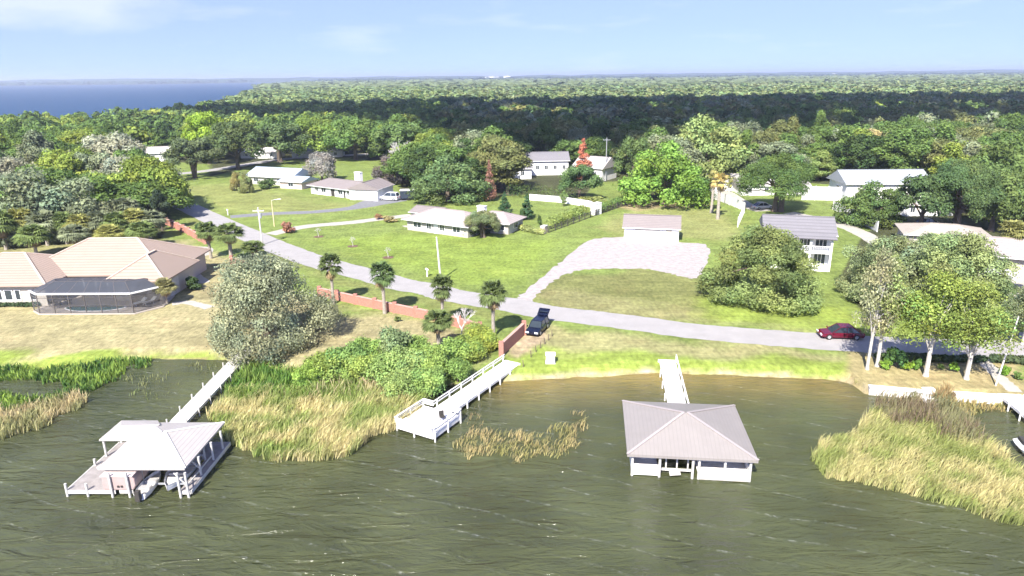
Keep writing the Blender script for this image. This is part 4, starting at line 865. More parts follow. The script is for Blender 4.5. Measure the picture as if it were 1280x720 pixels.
def brick_wall(name, label, pts, h, pier=True, th=.25, m=None, piers=None, pm=None, cm=None):
    w = [P(a, b) for a, b in pts]; ox, oy = w[0]; r = thing(name, label, 'wall', (ox, oy, 0)); q = MB(); c = MB()
    for (a, b), (a2, b2) in zip(w, w[1:]):
        q.bar((a - ox, b - oy, h / 2), (a2 - ox, b2 - oy, h / 2), th, h); c.bar((a - ox, b - oy, h + .04), (a2 - ox, b2 - oy, h + .04), th + .1, .08)
    q.build('wall', m or BRICK, r); c.build('coping', cm or BRICKCAP, r)
    if pier:
        T = [0.0]; 
        for (a, b), (a2, b2) in zip(w, w[1:]): T.append(T[-1] + math.hypot(a2 - a, b2 - b))
        n = piers or max(1, int(T[-1] / 3.2))
        for k in range(n + 1):
            s = T[-1] * k / n; i = max(j for j in range(len(w)) if T[j] <= s + 1e-6); i = min(i, len(w) - 2); t = (s - T[i]) / (T[i + 1] - T[i]); x = w[i][0] + (w[i + 1][0] - w[i][0]) * t - ox; y = w[i][1] + (w[i + 1][1] - w[i][1]) * t - oy
            MB().box(x - .25, x + .25, y - .25, y + .25, 0, h + .28).build('pier', pm or BRICK, r)
    return r
brick_wall('brick_wall', 'long low red brick wall on the road verge between the two lone palms', [(400, 370), (440, 379), (490, 390), (540, 400.5), (578, 410), (600, 417)], 1.1)
brick_wall('brick_wall', 'short red brick wall with end piers beside the navy car', [(626.5, 445), (655, 418)], 1.35, piers=1)
brick_wall('brick_wall', 'red brick wall on the verge by the left palms, running down from the dark cypress', [(209, 281), (232, 291), (257, 305)], 1.2)
brick_wall('brick_wall', 'short red brick wall half hidden behind the pair of left palms', [(290, 330), (325, 342)], 1.1, piers=1)
WF = mat('white_fence', (.7, .69, .67), .6, .05, 1)
brick_wall('white_wall', 'long white garden wall between the conifer lawn and the shaded wood', [(662, 250), (700, 253), (738, 259), (748, 268)], 1.3, pier=False, m=WF, cm=WHITE)
brick_wall('white_wall', 'square white gate block at the end of the long white garden wall', [(741, 269), (749, 267)], 2.4, pier=False, th=1.2, m=WF, cm=WHITE)
brick_wall('brick_pedestal', 'pale brick pedestal at the corner of the hedged lawn', [(678, 292), (682, 290)], 1.3, pier=False, th=.9, m=mat('pale_brick', (.5, .4, .35), .9, .2, 6), cm=OFFWHITE)
def panel_fence(label, pts, h, m, name='fence', gap=2.4, slats=False):
    w = [P(a, b) for a, b in pts]; ox, oy = w[0]; r = thing(name, label, 'fence', (ox, oy, 0)); q = MB()
    for (a, b), (a2, b2) in zip(w, w[1:]):
        d = math.hypot(a2 - a, b2 - b); n = max(1, round(d / gap))
        if slats:
            for z in (.15, h * .55, h - .08): q.bar((a - ox, b - oy, z), (a2 - ox, b2 - oy, z), .04, .06)
            k = 0
            while k < d: t = k / d; x = a + (a2 - a) * t - ox; y = b + (b2 - b) * t - oy; q.box(x - .012, x + .012, y - .012, y + .012, .05, h); k += .16
        else: q.bar((a - ox, b - oy, h / 2), (a2 - ox, b2 - oy, h / 2), .06, h - .1)
        for k in range(n + 1): t = k / n; x = a + (a2 - a) * t - ox; y = b + (b2 - b) * t - oy; MB().box(x - .08, x + .08, y - .08, y + .08, 0, h + .12).build('fence_post', m, r)
    q.build('panel', m, r); return r
panel_fence('white board fence descending from the tall green oak to the gravel lot corner', [(871, 236), (884, 246), (906, 254), (931, 264), (922, 284)], 1.9, WF)
panel_fence('white board fence slanting right beside the round dark green tree', [(1041, 262), (1065, 273), (1096, 290)], 1.9, WF)
panel_fence('straight white screen fence between the leaning-trunk oak and the metal-roofed building', [(1002, 250), (1050, 251)], 3.2, WF)
panel_fence('black iron fence in front of the clipped hedge beside the gravel lot lawn', [(686, 291), (738, 272), (784, 256)], 1.2, TRIM, slats=True)

# ================================================================== FOLIAGE
def cards(c, n, s, rs, asp=.7):
    """one small leaf-cluster face per centre"""
    k = len(c); n = n / np.linalg.norm(n, axis=1, keepdims=True); t = rs.normal(size=(k, 3)); t = np.cross(n, t); t /= np.linalg.norm(t, axis=1, keepdims=True); b = np.cross(n, t)
    s = (s * rs.uniform(.6, 1.35, (k, 1))) / 2; V = np.empty((k, 4, 3))
    for i, (p, q) in enumerate(((-1, -.7), (.8, -1), (1, .75), (-.7, 1))):
        V[:, i] = c + t * s * p * rs.uniform(.7, 1.2, (k, 1)) + b * s * asp * q * rs.uniform(.6, 1.2, (k, 1)) + n * s * rs.uniform(-.35, .35, (k, 1))
    return V.reshape(-1, 3), np.arange(4 * k).reshape(-1, 4)
def blob_crown(blobs, n, size, rs, fuzz=.45, tint=(.68, 1.3), hue=.06, droop=0, under=.0):
    """leaf faces spread through clumps; blobs: (x, y, z, r)"""
    B = np.array(blobs); w = B[:, 3] ** 2; i = rs.choice(len(B), n, p=w / w.sum()); d = rs.normal(size=(n, 3)); d[:, 2] = d[:, 2] * .9 + .22; d /= np.linalg.norm(d, axis=1, keepdims=True)
    lump = 1 + .28 * np.sin(d[:, 0] * 5 + i) * np.sin(d[:, 1] * 5 + i * 2.3) * np.cos(d[:, 2] * 4 + i)
    rr = B[i, 3] * lump * rs.uniform(.35, 1.0, n) ** .45 * (1 + .12 * rs.normal(size=n)); c = B[i, :3] + d * rr[:, None] * np.array([1, 1, .82])
    if droop: c[:, 2] -= rs.exponential(droop, n)
    nn = d + rs.normal(size=(n, 3)) * fuzz; nn[:, 2] += .25
    V, Fc = cards(c, nn, size, rs)
    bt = 1.7 * rs.uniform(tint[0], tint[1], len(B))[i] * rs.uniform(.75, 1.25, n); hh = rs.normal(0, hue, len(B))[i]
    T = np.stack([bt * (1 + hh), bt, bt * (1 - hh * .6)], 1); return V, Fc, np.repeat(T, 4, 0)
def oak_blobs(R, h, rs, n=46, flat=.55, base=.32, r0=.17, low=False):
    o = []
    for k in range(n):
        t = rs.uniform(0, 1) ** .55; a = rs.uniform(0, 2 * math.pi); rad_ = R * (1 - r0 * .8) * t * (1 + .18 * math.sin(3 * a + R))
        zt = base + (1 - base) * math.sqrt(max(0, 1 - (t * .97) ** 2)); z = h * (zt - r0 * .7) - (rs.uniform(0, .13) if not low else rs.uniform(0, .15 + .5 * t)) * h
        o.append((rad_ * math.cos(a), rad_ * math.sin(a), max(z, h * .14 if low else h * .25), R * r0 * rs.uniform(1.0, 1.75)))
    return o
def trunk_mesh(h, r, blobs, rs, n=9, lean=(0, 0), multi=1):
    m = MB()
    for q in range(multi):
        ox, oy = (0, 0) if multi == 1 else (rs.uniform(-.5, .5), rs.uniform(-.5, .5)); lx, ly = lean[0] + (rs.uniform(-1, 1) if multi > 1 else 0), lean[1]
        m.tube([(ox, oy, -.2), (ox + .03, oy, .35), (ox + lx * .4, oy + ly * .4, h * .25), (ox + lx, oy + ly, h * .5)], [r * 1.5, r * 1.0, r * .85, r * .55], 8)
        for b in [blobs[i] for i in rs.choice(len(blobs), min(n, len(blobs)), replace=False)]:
            s = (ox + lx * .6, oy + ly * .6, h * rs.uniform(.2, .42)); mid = (s[0] * .5 + b[0] * .5, s[1] * .5 + b[1] * .5, s[2] * .45 + b[2] * .55 + .3); m.tube([s, mid, b[:3]], [r * .5, r * .3, r * .1], 6)
    return m
PROTO = {}
def tree_proto(key, R, h, n, size, seed, trunk_r=.3, kind='oak', **kw):
    rs = np.random.RandomState(seed); tk = {}
    if kind == 'oak': bl = oak_blobs(R, h, rs, kw.get('blobs', 46), base=kw.get('base', .32), low=kw.get('low', False), r0=kw.get('r0', .17))
    elif kind == 'tall':
        bl = []
        for k in range(kw.get('blobs', 40)):
            zl = kw.get('zlo', .25); z = rs.uniform(zl, .97); e = R * (math.sin(math.pi * min(1, max(.02, (z - zl + .12) / (1.07 - zl)))) ** .6) * rs.uniform(.2, .85); a = rs.uniform(0, 6.28); bl.append((e * math.cos(a), e * math.sin(a), z * h - .4, R * rs.uniform(.22, .4)))
    elif kind == 'cone':
        bl = []
        for k in range(kw.get('blobs', 34)):
            z = rs.uniform(.08, 1) ; e = R * (1.02 - z) * rs.uniform(.35, 1); a = rs.uniform(0, 6.28); bl.append((e * math.cos(a), e * math.sin(a), z * h * .97, R * (.34 * (1.15 - z) + .06)))
    elif kind == 'bush':
        bl = []
        for k in range(kw.get('blobs', 12)):
            a = rs.uniform(0, 6.28); e = R * rs.uniform(0, .7); bl.append((e * math.cos(a), e * math.sin(a), h * rs.uniform(.25, .72), R * rs.uniform(.28, .45)))
    V, Fc, T = blob_crown(bl, n, size, rs, fuzz=kw.get('fuzz', .45), tint=kw.get('tint', (.68, 1.3)), hue=kw.get('hue', .055), droop=kw.get('droop', 0))
    V[:, 2] = np.maximum(V[:, 2], .03)
    cm = mesh_np('crown', V, Fc, T); cm.materials.append(LEAF)
    tm = trunk_mesh(h, trunk_r, bl, rs, kw.get('limbs', 9), kw.get('lean', (0, 0)), kw.get('multi', 1))
    me = bpy.data.meshes.new('trunk'); me.from_pydata(tm.v, [], tm.f); me.update(); me.materials.append(kw.get('bark', BARK)); PROTO[key] = (cm, me, R, h); return key
def tree(name, label, cat, key, x, y, h=None, R=None, color=(.06, .1, .03), rz=None, group=None, z=0, crown='crown'):
    cm, tm, R0, h0 = PROTO[key]; t = thing(name, label, cat, (x, y, z), random.uniform(0, 6.28) if rz is None else rz, group)
    sx = (R / R0) if R else (h / h0 if h else 1); sz = (h / h0) if h else sx; t.scale = (sx, sx, sz)
    c = link(crown, cm, None, t); c.color = (*color, 1)
    if tm is not None: link('trunk' if crown == 'crown' else 'stem', tm, None, t)
    return t
# ---- prototypes
tree_proto('oakA', 6, 10, 46000, .18, 11, .38, blobs=84, base=.3, r0=.14, fuzz=.45); tree_proto('oakB', 6, 10, 46000, .18, 12, .4, blobs=76, base=.34, multi=2, r0=.15, fuzz=.45)
tree_proto('moss', 6.6, 10, 60000, .17, 13, .4, blobs=120, base=.22, droop=.3, low=True, fuzz=.55, tint=(.6, 1.4), hue=.05, r0=.14)
tree_proto('moak1', 5.5, 9.5, 11000, .34, 21, .35, blobs=44); tree_proto('moak2', 5.5, 10, 11000, .34, 22, .35, blobs=38, base=.4, multi=2)
tree_proto('moak3', 5.5, 9.0, 11000, .34, 23, .35, blobs=50, base=.25, droop=.2); tree_proto('lowoakN', 6, 9.6, 52000, .18, 52, .35, blobs=120, low=True, base=.22, r0=.135, fuzz=.5, tint=(.62, 1.35)); tree_proto('lowoak', 5.6, 9.6, 14000, .32, 51, .35, blobs=64, low=True, base=.25); tree_proto('mtall', 4, 12, 9000, .34, 24, .28, kind='tall', blobs=40)
tree_proto('mtall2', 3.6, 12, 7000, .34, 25, .26, kind='tall', blobs=30, fuzz=.7); tree_proto('mdark', 4.8, 9, 11000, .33, 26, .3, blobs=34, base=.22, r0=.22, low=True)
tree_proto('cypress', 3.6, 10.5, 10500, .18, 31, .2, kind='tall', zlo=.42, blobs=58, fuzz=.9, bark=PALEBARK, limbs=16, tint=(.6, 1.45)); tree_proto('thin', 3.0, 11, 4200, .2, 32, .2, kind='tall', zlo=.36, blobs=46, fuzz=1, bark=PALEBARK, limbs=24, tint=(.6, 1.4))
tree_proto('cone', 1.6, 6.5, 4000, .24, 33, .12, kind='cone', blobs=46); tree_proto('columncone', 1.8, 9, 5500, .22, 34, .14, kind='cone', blobs=90, fuzz=.9)
tree_proto('bushA', 1.0, 1.6, 1500, .2, 41, .04, kind='bush', limbs=4); tree_proto('bushB', 1.0, 1.6, 1500, .2, 42, .04, kind='bush', blobs=18, limbs=4)
tree_proto('shrub', 2.4, 3.6, 10000, .18, 43, .09, kind='bush', blobs=26, limbs=9, fuzz=.65); tree_proto('shrub2', 2.4, 3.6, 10000, .18, 44, .09, kind='bush', blobs=34, limbs=9, fuzz=.65)
def bare_proto(key, h, R, seed, m, depth=5):
    rs = random.Random(seed); q = MB()
    def br(p, d, l, r, k):
        e = p + d * l; q.tube([p, (p + e) / 2 + Vector((rs.uniform(-.1, .1), rs.uniform(-.1, .1), 0)) * l, e], [r, r * .85, r * .62], 5, cap=False)
        if k:
            for _ in range(3 if k > 2 else 4): nd = (d + Vector((rs.uniform(-1, 1), rs.uniform(-1, 1), rs.uniform(-.25, .7))) * .75).normalized(); br(e, nd, l * rs.uniform(.6, .85), r * .6, k - 1)
    br(Vector((0, 0, -.1)), Vector((0, 0, 1)), h * .28, h * .028, depth); me = bpy.data.meshes.new('trunk'); me.from_pydata(q.v, [], q.f); me.update(); me.materials.append(m); PROTO[key] = (me, None, R, h)
bare_proto('bare', 9, 4, 5, mat('bleached_wood', (.52, .49, .46), .9, .15, 3)); bare_proto('baresmall', 4, 2, 6, mat('bleached_wood', (.52, .49, .46)), 4)
# ---- palms
def palm_proto(key, h, seed, n=38, Lf=1.15, skirt=10, tr=1.0):
    rs = random.Random(seed); V = []; Fc = []; T = []
    def frond(az, el, L, tint, z0):
        d = Vector((math.cos(az) * math.cos(el), math.sin(az) * math.cos(el), math.sin(el))); side = Vector((-math.sin(az), math.cos(az), 0)); up = side.cross(d) * -1
        p0 = Vector((0, 0, z0)); p1 = p0 + d * L * .55
        def tri(a, b, c, e): n = len(V); V.extend([tuple(a), tuple(b), tuple(c), tuple(e)]); Fc.append([n, n + 1, n + 2, n + 3]); k = 1.35 * tint * rs.uniform(.75, 1.25); T.extend([(k * 1.0, k, k * .95)] * 4)
        w = .025; tri(p0 - side * w, p0 + side * w, p1 + side * w, p1 - side * w)
        for j in range(11):
            t = -1 + 2 * j / 10; ang = t * 1.35; dd = (d * math.cos(ang) + side * math.sin(ang)).normalized(); l = L * .62 * (1 - .25 * abs(t)); s2 = dd.cross(up).normalized() * L * .055
            mid = p1 + dd * l * .55 - Vector((0, 0, .04)); tip = p1 + dd * l - Vector((0, 0, L * rs.uniform(.12, .34))); tri(p1, mid - s2, tip, mid + s2)
    for k in range(n): frond(rs.uniform(0, 6.28), rs.uniform(-.55, 1.35), Lf * rs.uniform(.85, 1.15), rs.uniform(.7, 1.35), h - .25)
    nf = len(V)
    cm = mesh_np('crown', V, Fc, np.array(T)); cm.materials.append(LEAF)
    V, Fc, T = [], [], []
    for k in range(skirt): frond(rs.uniform(0, 6.28), rs.uniform(-1.35, -.75), Lf * .8, rs.uniform(.6, 1.2), h - .4)
    sk = None
    if skirt: sk = mesh_np('dead_fronds', V, Fc, np.array(T)); sk.materials.append(LEAF)
    q = MB(); q.tube([(0, 0, -.2), (.02, 0, h * .3), (.05, .02, h * .7), (0, 0, h - .2)], [.28 * tr, .22 * tr, .22 * tr, .32 * tr], 9); me = bpy.data.meshes.new('trunk'); me.from_pydata(q.v, [], q.f); me.update(); me.materials.append(PALMBARK); PROTO[key] = (cm, me, 1.7, h, sk)
palm_proto('palmA', 5.4, 1, 74, 1.7, 16); palm_proto('palmB', 5.4, 2, 80, 1.75, 18); palm_proto('palmlow', 2.6, 3, 130, 1.15, 14, tr=.55); palm_proto('palmM', 5.4, 4, 26, 1.3, 8)
def palm(label, px, py, top, key='palmA', color=(.10, .13, .05), sc=1, group=None, wpx=None, dead=(.30, .22, .13)):
    x, y = P(px, py); h = Zt(px, py, top); cm, tm, R0, h0, sk = PROTO[key]; t = thing('palm_tree', label, 'palm tree', (x, y, 0), random.uniform(0, 6.28), group)
    zs = h / (h0 + .9); xs = zs if wpx is None else (wpx * y / F / 2) / 1.75; t.scale = (xs, xs, zs)
    c = link('crown', cm, None, t); c.color = (*color, 1); link('trunk', tm, None, t)
    if sk is not None: s = link('dead_fronds', sk, None, t); s.color = (*dead, 1)
    return t

GREEN = (.075, .115, .03); MID = (.085, .125, .035); DARK = (.035, .06, .022); GREY = (.175, .19, .115); LIMEG = (.16, .23, .03); YEL = (.19, .21, .055); PALE = (.21, .22, .13); OLV = (.10, .115, .04); RUST = (.32, .12, .06)
def put(name, label, key, px, py, top, w, color, cat='tree', **k):
    x, y = P(px, py); h = Zt(px, py, top) * 1.0; R = w * math.hypot(y, H) / F / 2
    return tree(name, label, cat, key, x, y, h, R, color, **k)
KEYPOS = []
def T(*a, **k):
    t = put(*a, **k); KEYPOS.append((t.location.x, t.location.y, t.scale.x * 5)); return t
T('oak_tree', 'broad grey-green mossy oak at the landward end of the left dock walkway', 'moss', 335, 428, 312, 154, GREY, rz=4.2)
T('oak_tree', 'large rounded green oak right of the gravel lot, in front of the balconied house', 'lowoakN', 951, 374, 277, 142, (.125, .155, .055))
T('cypress_tree', 'sparse pale cypress with a white trunk, leftmost of the seawall trees', 'thin', 1084, 462, 308, 58, (.2, .2, .11), cat='tree')
T('cypress_tree', 'sparse light green cypress with a slanting white trunk, second of the seawall trees', 'thin', 1096, 458, 318, 68, (.17, .20, .07))
T('cypress_tree', 'yellow-green cypress on a single white trunk, third of the seawall trees', 'cypress', 1157, 470, 338, 104, (.135, .175, .042))
T('cypress_tree', 'yellow-green cypress on a white trunk, rightmost of the seawall trees', 'cypress', 1208, 474, 352, 98, (.13, .165, .045))
T('tree', 'grey-green feathery tree hanging over the right end of the road', 'cypress', 1278, 430, 352, 70, (.13, .15, .08), )
T('tree', 'light green bushy tree right of the balconied house, nearest the road', 'lowoakN', 1180, 392, 284, 132, (.165, .205, .085))
T('tree', 'grey-green bushy tree leaning against the right side of the balconied house', 'lowoakN', 1098, 374, 290, 104, (.15, .18, .085))
T('tree', 'pale green tree behind the seawall trees with whitish blossom', 'moak3', 1140, 380, 300, 80, (.17, .2, .11))
T('tree', 'dark green round tree beside the slanting white fence', 'lowoak', 1088, 281, 226, 76, (.075, .11, .035))
T('oak_tree', 'dark oak with a leaning trunk and shaded ground behind the white fence', 'oakB', 972, 264, 190, 104, (.075, .115, .035))
T('oak_tree', 'brilliant lime green oak behind the taupe-roofed garage', 'lowoak', 830, 256, 174, 100, (.125, .20, .04))
T('oak_tree', 'tall yellow-green mossy oak rising behind the lime green oak', 'lowoak', 876, 232, 143, 116, (.165, .20, .07))
T('tree', 'dark green tree left of the lime green oak', 'moak2', 792, 240, 166, 50, (.07, .10, .035))
T('oak_tree', 'broad hanging-leaved green oak behind the pinkish roofed house', 'lowoak', 560, 252, 192, 92, (.09, .13, .05))
T('tree', 'purplish grey cedar beside the dark trailer', 'mdark', 492, 228, 190, 46, (.11, .095, .085))
T('tree', 'bare pinkish tree rising behind the purplish cedar', 'bare', 508, 222, 172, 40, (.3, .22, .2), crown='crown')
T('cypress_tree', 'narrow rust-red cypress right of the hanging-leaved oak', 'columncone', 612, 251, 199, 19, (.22, .12, .085), cat='tree')
T('cypress_tree', 'bright rust-red pointed cypress above the dark round shrub', 'columncone', 728, 232, 172, 30, (.34, .14, .085), cat='tree')
T('tree', 'green rounded tree below the rust-red cypress', 'moak1', 724, 250, 203, 54, (.075, .12, .045))
T('conifer', 'small dark tiered conifer on the lawn, left one of the pair', 'cone', 631, 266, 239, 17, (.045, .085, .04), cat='tree')
T('conifer', 'small dark tiered conifer on the lawn, right one of the pair', 'cone', 658.5, 274, 241, 19, (.045, .085, .04), cat='tree')
T('tree', 'slender young tree in front of the long white garden wall', 'mtall', 705, 258, 238, 12, (.12, .17, .06))
T('tree', 'silvery weeping mossy tree beside the white ranch house', 'moak3', 403, 226, 187, 44, (.19, .18, .155))
T('tree', 'small tree with straw-gold leaves on the lawn, left of two touching crowns', 'mdark', 296, 238, 212, 16, (.2, .18, .07), cat='tree')
T('tree', 'small tree with green and straw leaves, right of two touching crowns on the lawn', 'mdark', 309, 241, 211, 18, (.15, .16, .065), cat='tree')
T('tree', 'small round-headed grey-green tree in front of the pinkish roofed house', 'oakB', 603, 297, 262, 50, (.13, .15, .07))
T('oak_tree', 'big dark oak casting shade at the top of the left lawn, nearest the street corner', 'moak2', 243, 223, 168, 72, (.075, .095, .045))
T('oak_tree', 'tall bright lime oak behind the dark lawn oak', 'moak1', 262, 205, 134, 60, LIMEG)
T('oak_tree', 'dark spreading oak right of the lime one, above the lawn shadow', 'moak1', 298, 212, 146, 74, (.065, .09, .035))
T('oak_tree', 'leaning multi-trunked oak above the pale blue roofed house', 'moak2', 352, 203, 150, 80, (.07, .10, .04))
T('oak_tree', 'yellow-green topped oak behind the silvery weeping tree', 'moak3', 395, 198, 140, 80, (.13, .18, .04))
T('oak_tree', 'bushy green oak behind the white ranch house chimney', 'moak1', 445, 200, 143, 78, (.09, .14, .04))
T('oak_tree', 'green oak behind the bare pinkish tree', 'moak2', 500, 206, 150, 80, (.08, .12, .04))
T('bare_tree', 'bleached bare tree standing in the wood left of the metal-roofed building', 'bare', 1012, 205, 160, 34, (1, 1, 1), crown='crown')
T('bare_tree', 'pale wispy tree above the right end of the metal-roofed building', 'thin', 1178, 212, 168, 44, (.42, .40, .36), cat='tree')
T('tree', 'tree with straw-yellow crown behind the metal-roofed building', 'moak2', 1075, 206, 158, 60, (.24, .2, .09))
T('tree', 'palm-like light green tree left of the metal-roofed building', 'mtall2', 1022, 226, 188, 40, (.15, .19, .06))
for i, (a, b, c, w, cl, lb) in enumerate([(1150, 286, 212, 82, (.06, .09, .035), 'dark oak directly behind the shaded carport, leftmost of the right-hand oaks'), (1192, 290, 196, 92, (.07, .105, .04), 'tall oak in the middle of the right-hand oaks'),
        (1235, 288, 200, 80, (.085, .12, .04), 'green oak above the lone palm at the right'), (1275, 292, 205, 76, (.10, .135, .045), 'green oak cut by the right edge above the cream house'), (1252, 262, 168, 96, (.075, .11, .035), 'big oak behind the right-hand oaks at the edge of the frame')]):
    T('oak_tree', lb, ('moak1', 'oakB', 'moak2', 'moak3', 'moak1')[i], a, b, c, w, cl)
T('tree', 'mid green tree between the light green bushy tree and the cream house at the edge', 'lowoakN', 1232, 396, 338, 66, (.12, .155, .06)); T('tree', 'pale green tree in front of the low tan roof', 'moak3', 1162, 345, 288, 74, (.15, .19, .085)); T('tree', 'bright green tree hanging over the shaded end of the road', 'oakB', 1268, 425, 372, 56, (.13, .17, .06))
# palms
palm('lone palm with drooping fronds right of the light green trees', 1257, 336, 279, 'palmA', (.19, .19, .07), wpx=36)
palm('straw-coloured palm behind the gravel lot, front one of two', 897, 274, 216, 'palmM', (.42, .33, .13), wpx=30); palm('straw-coloured palm behind the gravel lot, rear one of two', 889, 266, 213, 'palmM', (.3, .28, .11), wpx=26)
palm('palm by the left brick wall, first from the left', 264, 323, 281, 'palmB', wpx=28); palm('palm by the left brick wall, middle and fullest', 290, 327, 283, 'palmB', wpx=38); palm('palm rising behind the crown of the grey-green mossy oak', 318, 330, 303, 'palmA', wpx=32)
palm('palm behind the left end of the long brick wall', 417, 380, 320, 'palmA', wpx=31); palm('palm with thick pale trunk in front of the long brick wall', 481, 392, 331, 'palmA', wpx=35, color=(.085, .125, .05)); palm('palm at the right end of the long brick wall, before the road', 554, 408, 347, 'palmA', wpx=34)
palm('tall palm with white trunk beside the short brick wall', 617, 420, 355, 'palmB', wpx=37); palm('low palm growing out of the green shrubs below the bare tree', 549, 440, 392, 'palmB', wpx=42)
palm('short feathery palm at the right corner of the pool screen', 209, 380, 347, 'palmlow', (.2, .19, .09), wpx=42)
fp = sorted([(8, 312, 262), (32, 308, 258), (60, 307, 262), (84, 305, 264), (104, 306, 266), (128, 303, 262), (150, 303, 264), (172, 300, 260), (188, 298, 262), (20, 296, 240), (70, 294, 242), (115, 292, 246), (160, 290, 246), (46, 320, 280), (180, 310, 276), (96, 314, 280), (140, 312, 280)])
for i, (a, b, c) in enumerate(fp):
    cl = i % 3; palm(f"{('light green', 'grey-green', 'yellowish')[cl]} fan palm, {('first', 'second', 'third', 'fourth', 'fifth', 'sixth', 'seventh', 'eighth', 'ninth', 'tenth', 'eleventh', 'twelfth', 'thirteenth', 'fourteenth', 'fifteenth', 'sixteenth', 'seventeenth')[i]} from the left in the row behind the tiled roof", a, b, c, 'palmlow', [(.13, .17, .06), (.16, .18, .11), (.24, .24, .08)][cl], wpx=random.uniform(50, 62), group='palms behind the tiled roof')
T('tree', 'dark conical tree at the right end of the palm row beside the street', 'mtall', 203, 288, 236, 26, (.035, .05, .03))
put('bare_tree', 'leafless bleached tree with straw tufts beside the tall palm', 'baresmall', 578, 424, 376, 44, (1, 1, 1), cat='tree', crown='crown')
# shrub mass between walkway and white dock
LS = (.16, .205, .06)
thk = sorted([(408, 478, 437, 54, LS), (432, 474, 428, 52, (.11, .17, .06)), (452, 478, 440, 50, LS), (466, 458, 420, 50, (.13, .19, .06)), (493, 458, 405, 46, (.12, .155, .085)), (484, 480, 438, 56, (.16, .22, .08)), (512, 478, 432, 54, (.15, .20, .08)),
        (520, 456, 420, 50, (.13, .19, .06)), (542, 476, 430, 50, (.16, .22, .07)), (562, 462, 424, 50, (.13, .19, .06)), (535, 494, 456, 44, (.14, .20, .07)), (586, 452, 420, 46, (.14, .18, .05)), (606, 440, 408, 40, (.17, .20, .05)), (572, 476, 446, 38, (.12, .18, .06)), (596, 434, 402, 34, (.15, .19, .06)), (500, 498, 462, 44, (.16, .21, .08)), (390, 486, 450, 40, (.14, .2, .05))])
for i, (a, b, c, w, cl) in enumerate(thk):
    x, y = P(a, b, -.4); h = Zt(a, b, c, -.4) + .4
    lb = ('lime green' if cl == LS else 'green') + ' shrub, ' + ('first', 'second', 'third', 'fourth', 'fifth', 'sixth', 'seventh', 'eighth', 'ninth', 'tenth', 'eleventh', 'twelfth', 'thirteenth', 'fourteenth', 'fifteenth', 'sixteenth', 'last')[i] + ' from the left in the thicket beside the angled white dock'
    if cl == (.12, .155, .085): lb = 'tall grey-leaved shrub standing up out of the thicket behind the reeds'
    tree('shrub', lb, 'shrub', ('shrub', 'shrub2')[i % 2], x, y, h, w * y / F / 2 * 1.25, (cl[0] * 1.12, cl[1] * 1.12, cl[2] * .95), group='thicket behind the reeds', z=-.4, crown='foliage')
def bush(label, px, py, w, h, color, key='bushA', cat='bush', group=None):
    x, y = P(px, py); R = w * math.hypot(y, H) / F / 2; return tree('bush', label, cat, key, x, y, h, R, color, group=group, crown='foliage')
bush('dark green rounded bush behind the left palms', 255, 292, 30, 2.4, (.05, .09, .03)); bush('round rust-brown bush at the mouth of the pale driveway', 361, 291, 18, 2.3, (.24, .12, .08), 'bushB'); bush('small dark red bush by the pink stucco wing', 377, 233, 11, 1.9, (.18, .07, .05))
bush('green bush in front of the pale blue roofed house', 334, 236, 22, 2.8, (.07, .10, .035), 'bushB'); bush('tall clipped dark bush at the right end of the house wing', 652, 276, 10, 2.6, (.05, .085, .03)); bush('dark clipped bush left of the brick pedestal', 675, 284, 8, 2.7, (.06, .09, .03))
bush('green clipped bush in front of the pinkish roofed house', 523, 282, 24, 1.3, (.08, .14, .035), group='foundation bushes'); bush('dark red bush by the pinkish roofed house door', 541, 286, 14, 1.2, (.16, .09, .06)); bush('green bush under the eaves near the small round-headed tree', 566, 289, 16, 1.3, (.06, .11, .03)); bush('straw-coloured planting left of the pinkish roofed house', 488, 277, 22, 1.2, (.24, .2, .09), 'bushB'); bush('rust-coloured planting in the bed left of the pinkish roofed house', 474, 274, 14, 1.2, (.25, .15, .08))
bush('olive bush below the small rust cypress by the garden wall', 738, 255, 34, 1.8, (.18, .19, .06), 'bushB')
for i, (a, b, w, h, cl) in enumerate([(1120, 459, 34, 2.3, (.045, .09, .03)), (1107, 461, 16, 1.1, (.12, .19, .03)), (1133, 462, 18, 1.0, (.14, .22, .03)), (1146, 462, 13, 1.2, (.08, .14, .03)), (1192, 465, 14, 1.1, (.12, .2, .03)), (1254, 469, 15, 1.1, (.12, .2, .03)), (1176, 462, 10, .7, (.1, .15, .04)), (1272, 474, 12, .8, (.1, .15, .04))]):
    bush(['dark tiered bush, largest of the bushes behind the seawall', 'small lime bush left of the dark tiered bush', 'lime bush right of the dark tiered bush', 'small green bush between the tiered bush and the third white trunk', 'round green bush left of the fourth white trunk', 'round green bush between the path and the leaning pole', 'tiny bush at the foot of the third white trunk', 'small bush at the right edge behind the pier'][i], a, b, w, h, cl, ('bushA', 'bushB')[i % 2])
bush('dark green bushes against the shaded right wall of the tiled-roof house', 243, 362, 22, 2.0, (.05, .075, .03), 'bushB'); bush('grassy bush on the verge beside the last palm of the brick wall', 497, 402, 10, .8, (.1, .13, .05))
for i, (a, b) in enumerate([(398, 296), (441, 308), (485, 322)]):
    x, y = P(a, b); q = MB(); q.tube([(0, 0, .045), (0, 0, .07)], [.95, .8], 14); o = q.build('mulch_ring', MULCH); 
    t = thing('young_tree', ['thin bare sapling in a mulch ring, left of three on the bright lawn', 'thin bare sapling in a mulch ring, middle of three on the bright lawn', 'thin bare sapling in a mulch ring, right of three on the bright lawn'][i], 'sapling', (x, y, 0)); o.parent = t
    c = link('crown', PROTO['baresmall'][0], None, t); c.scale = (.45, .45, .55)
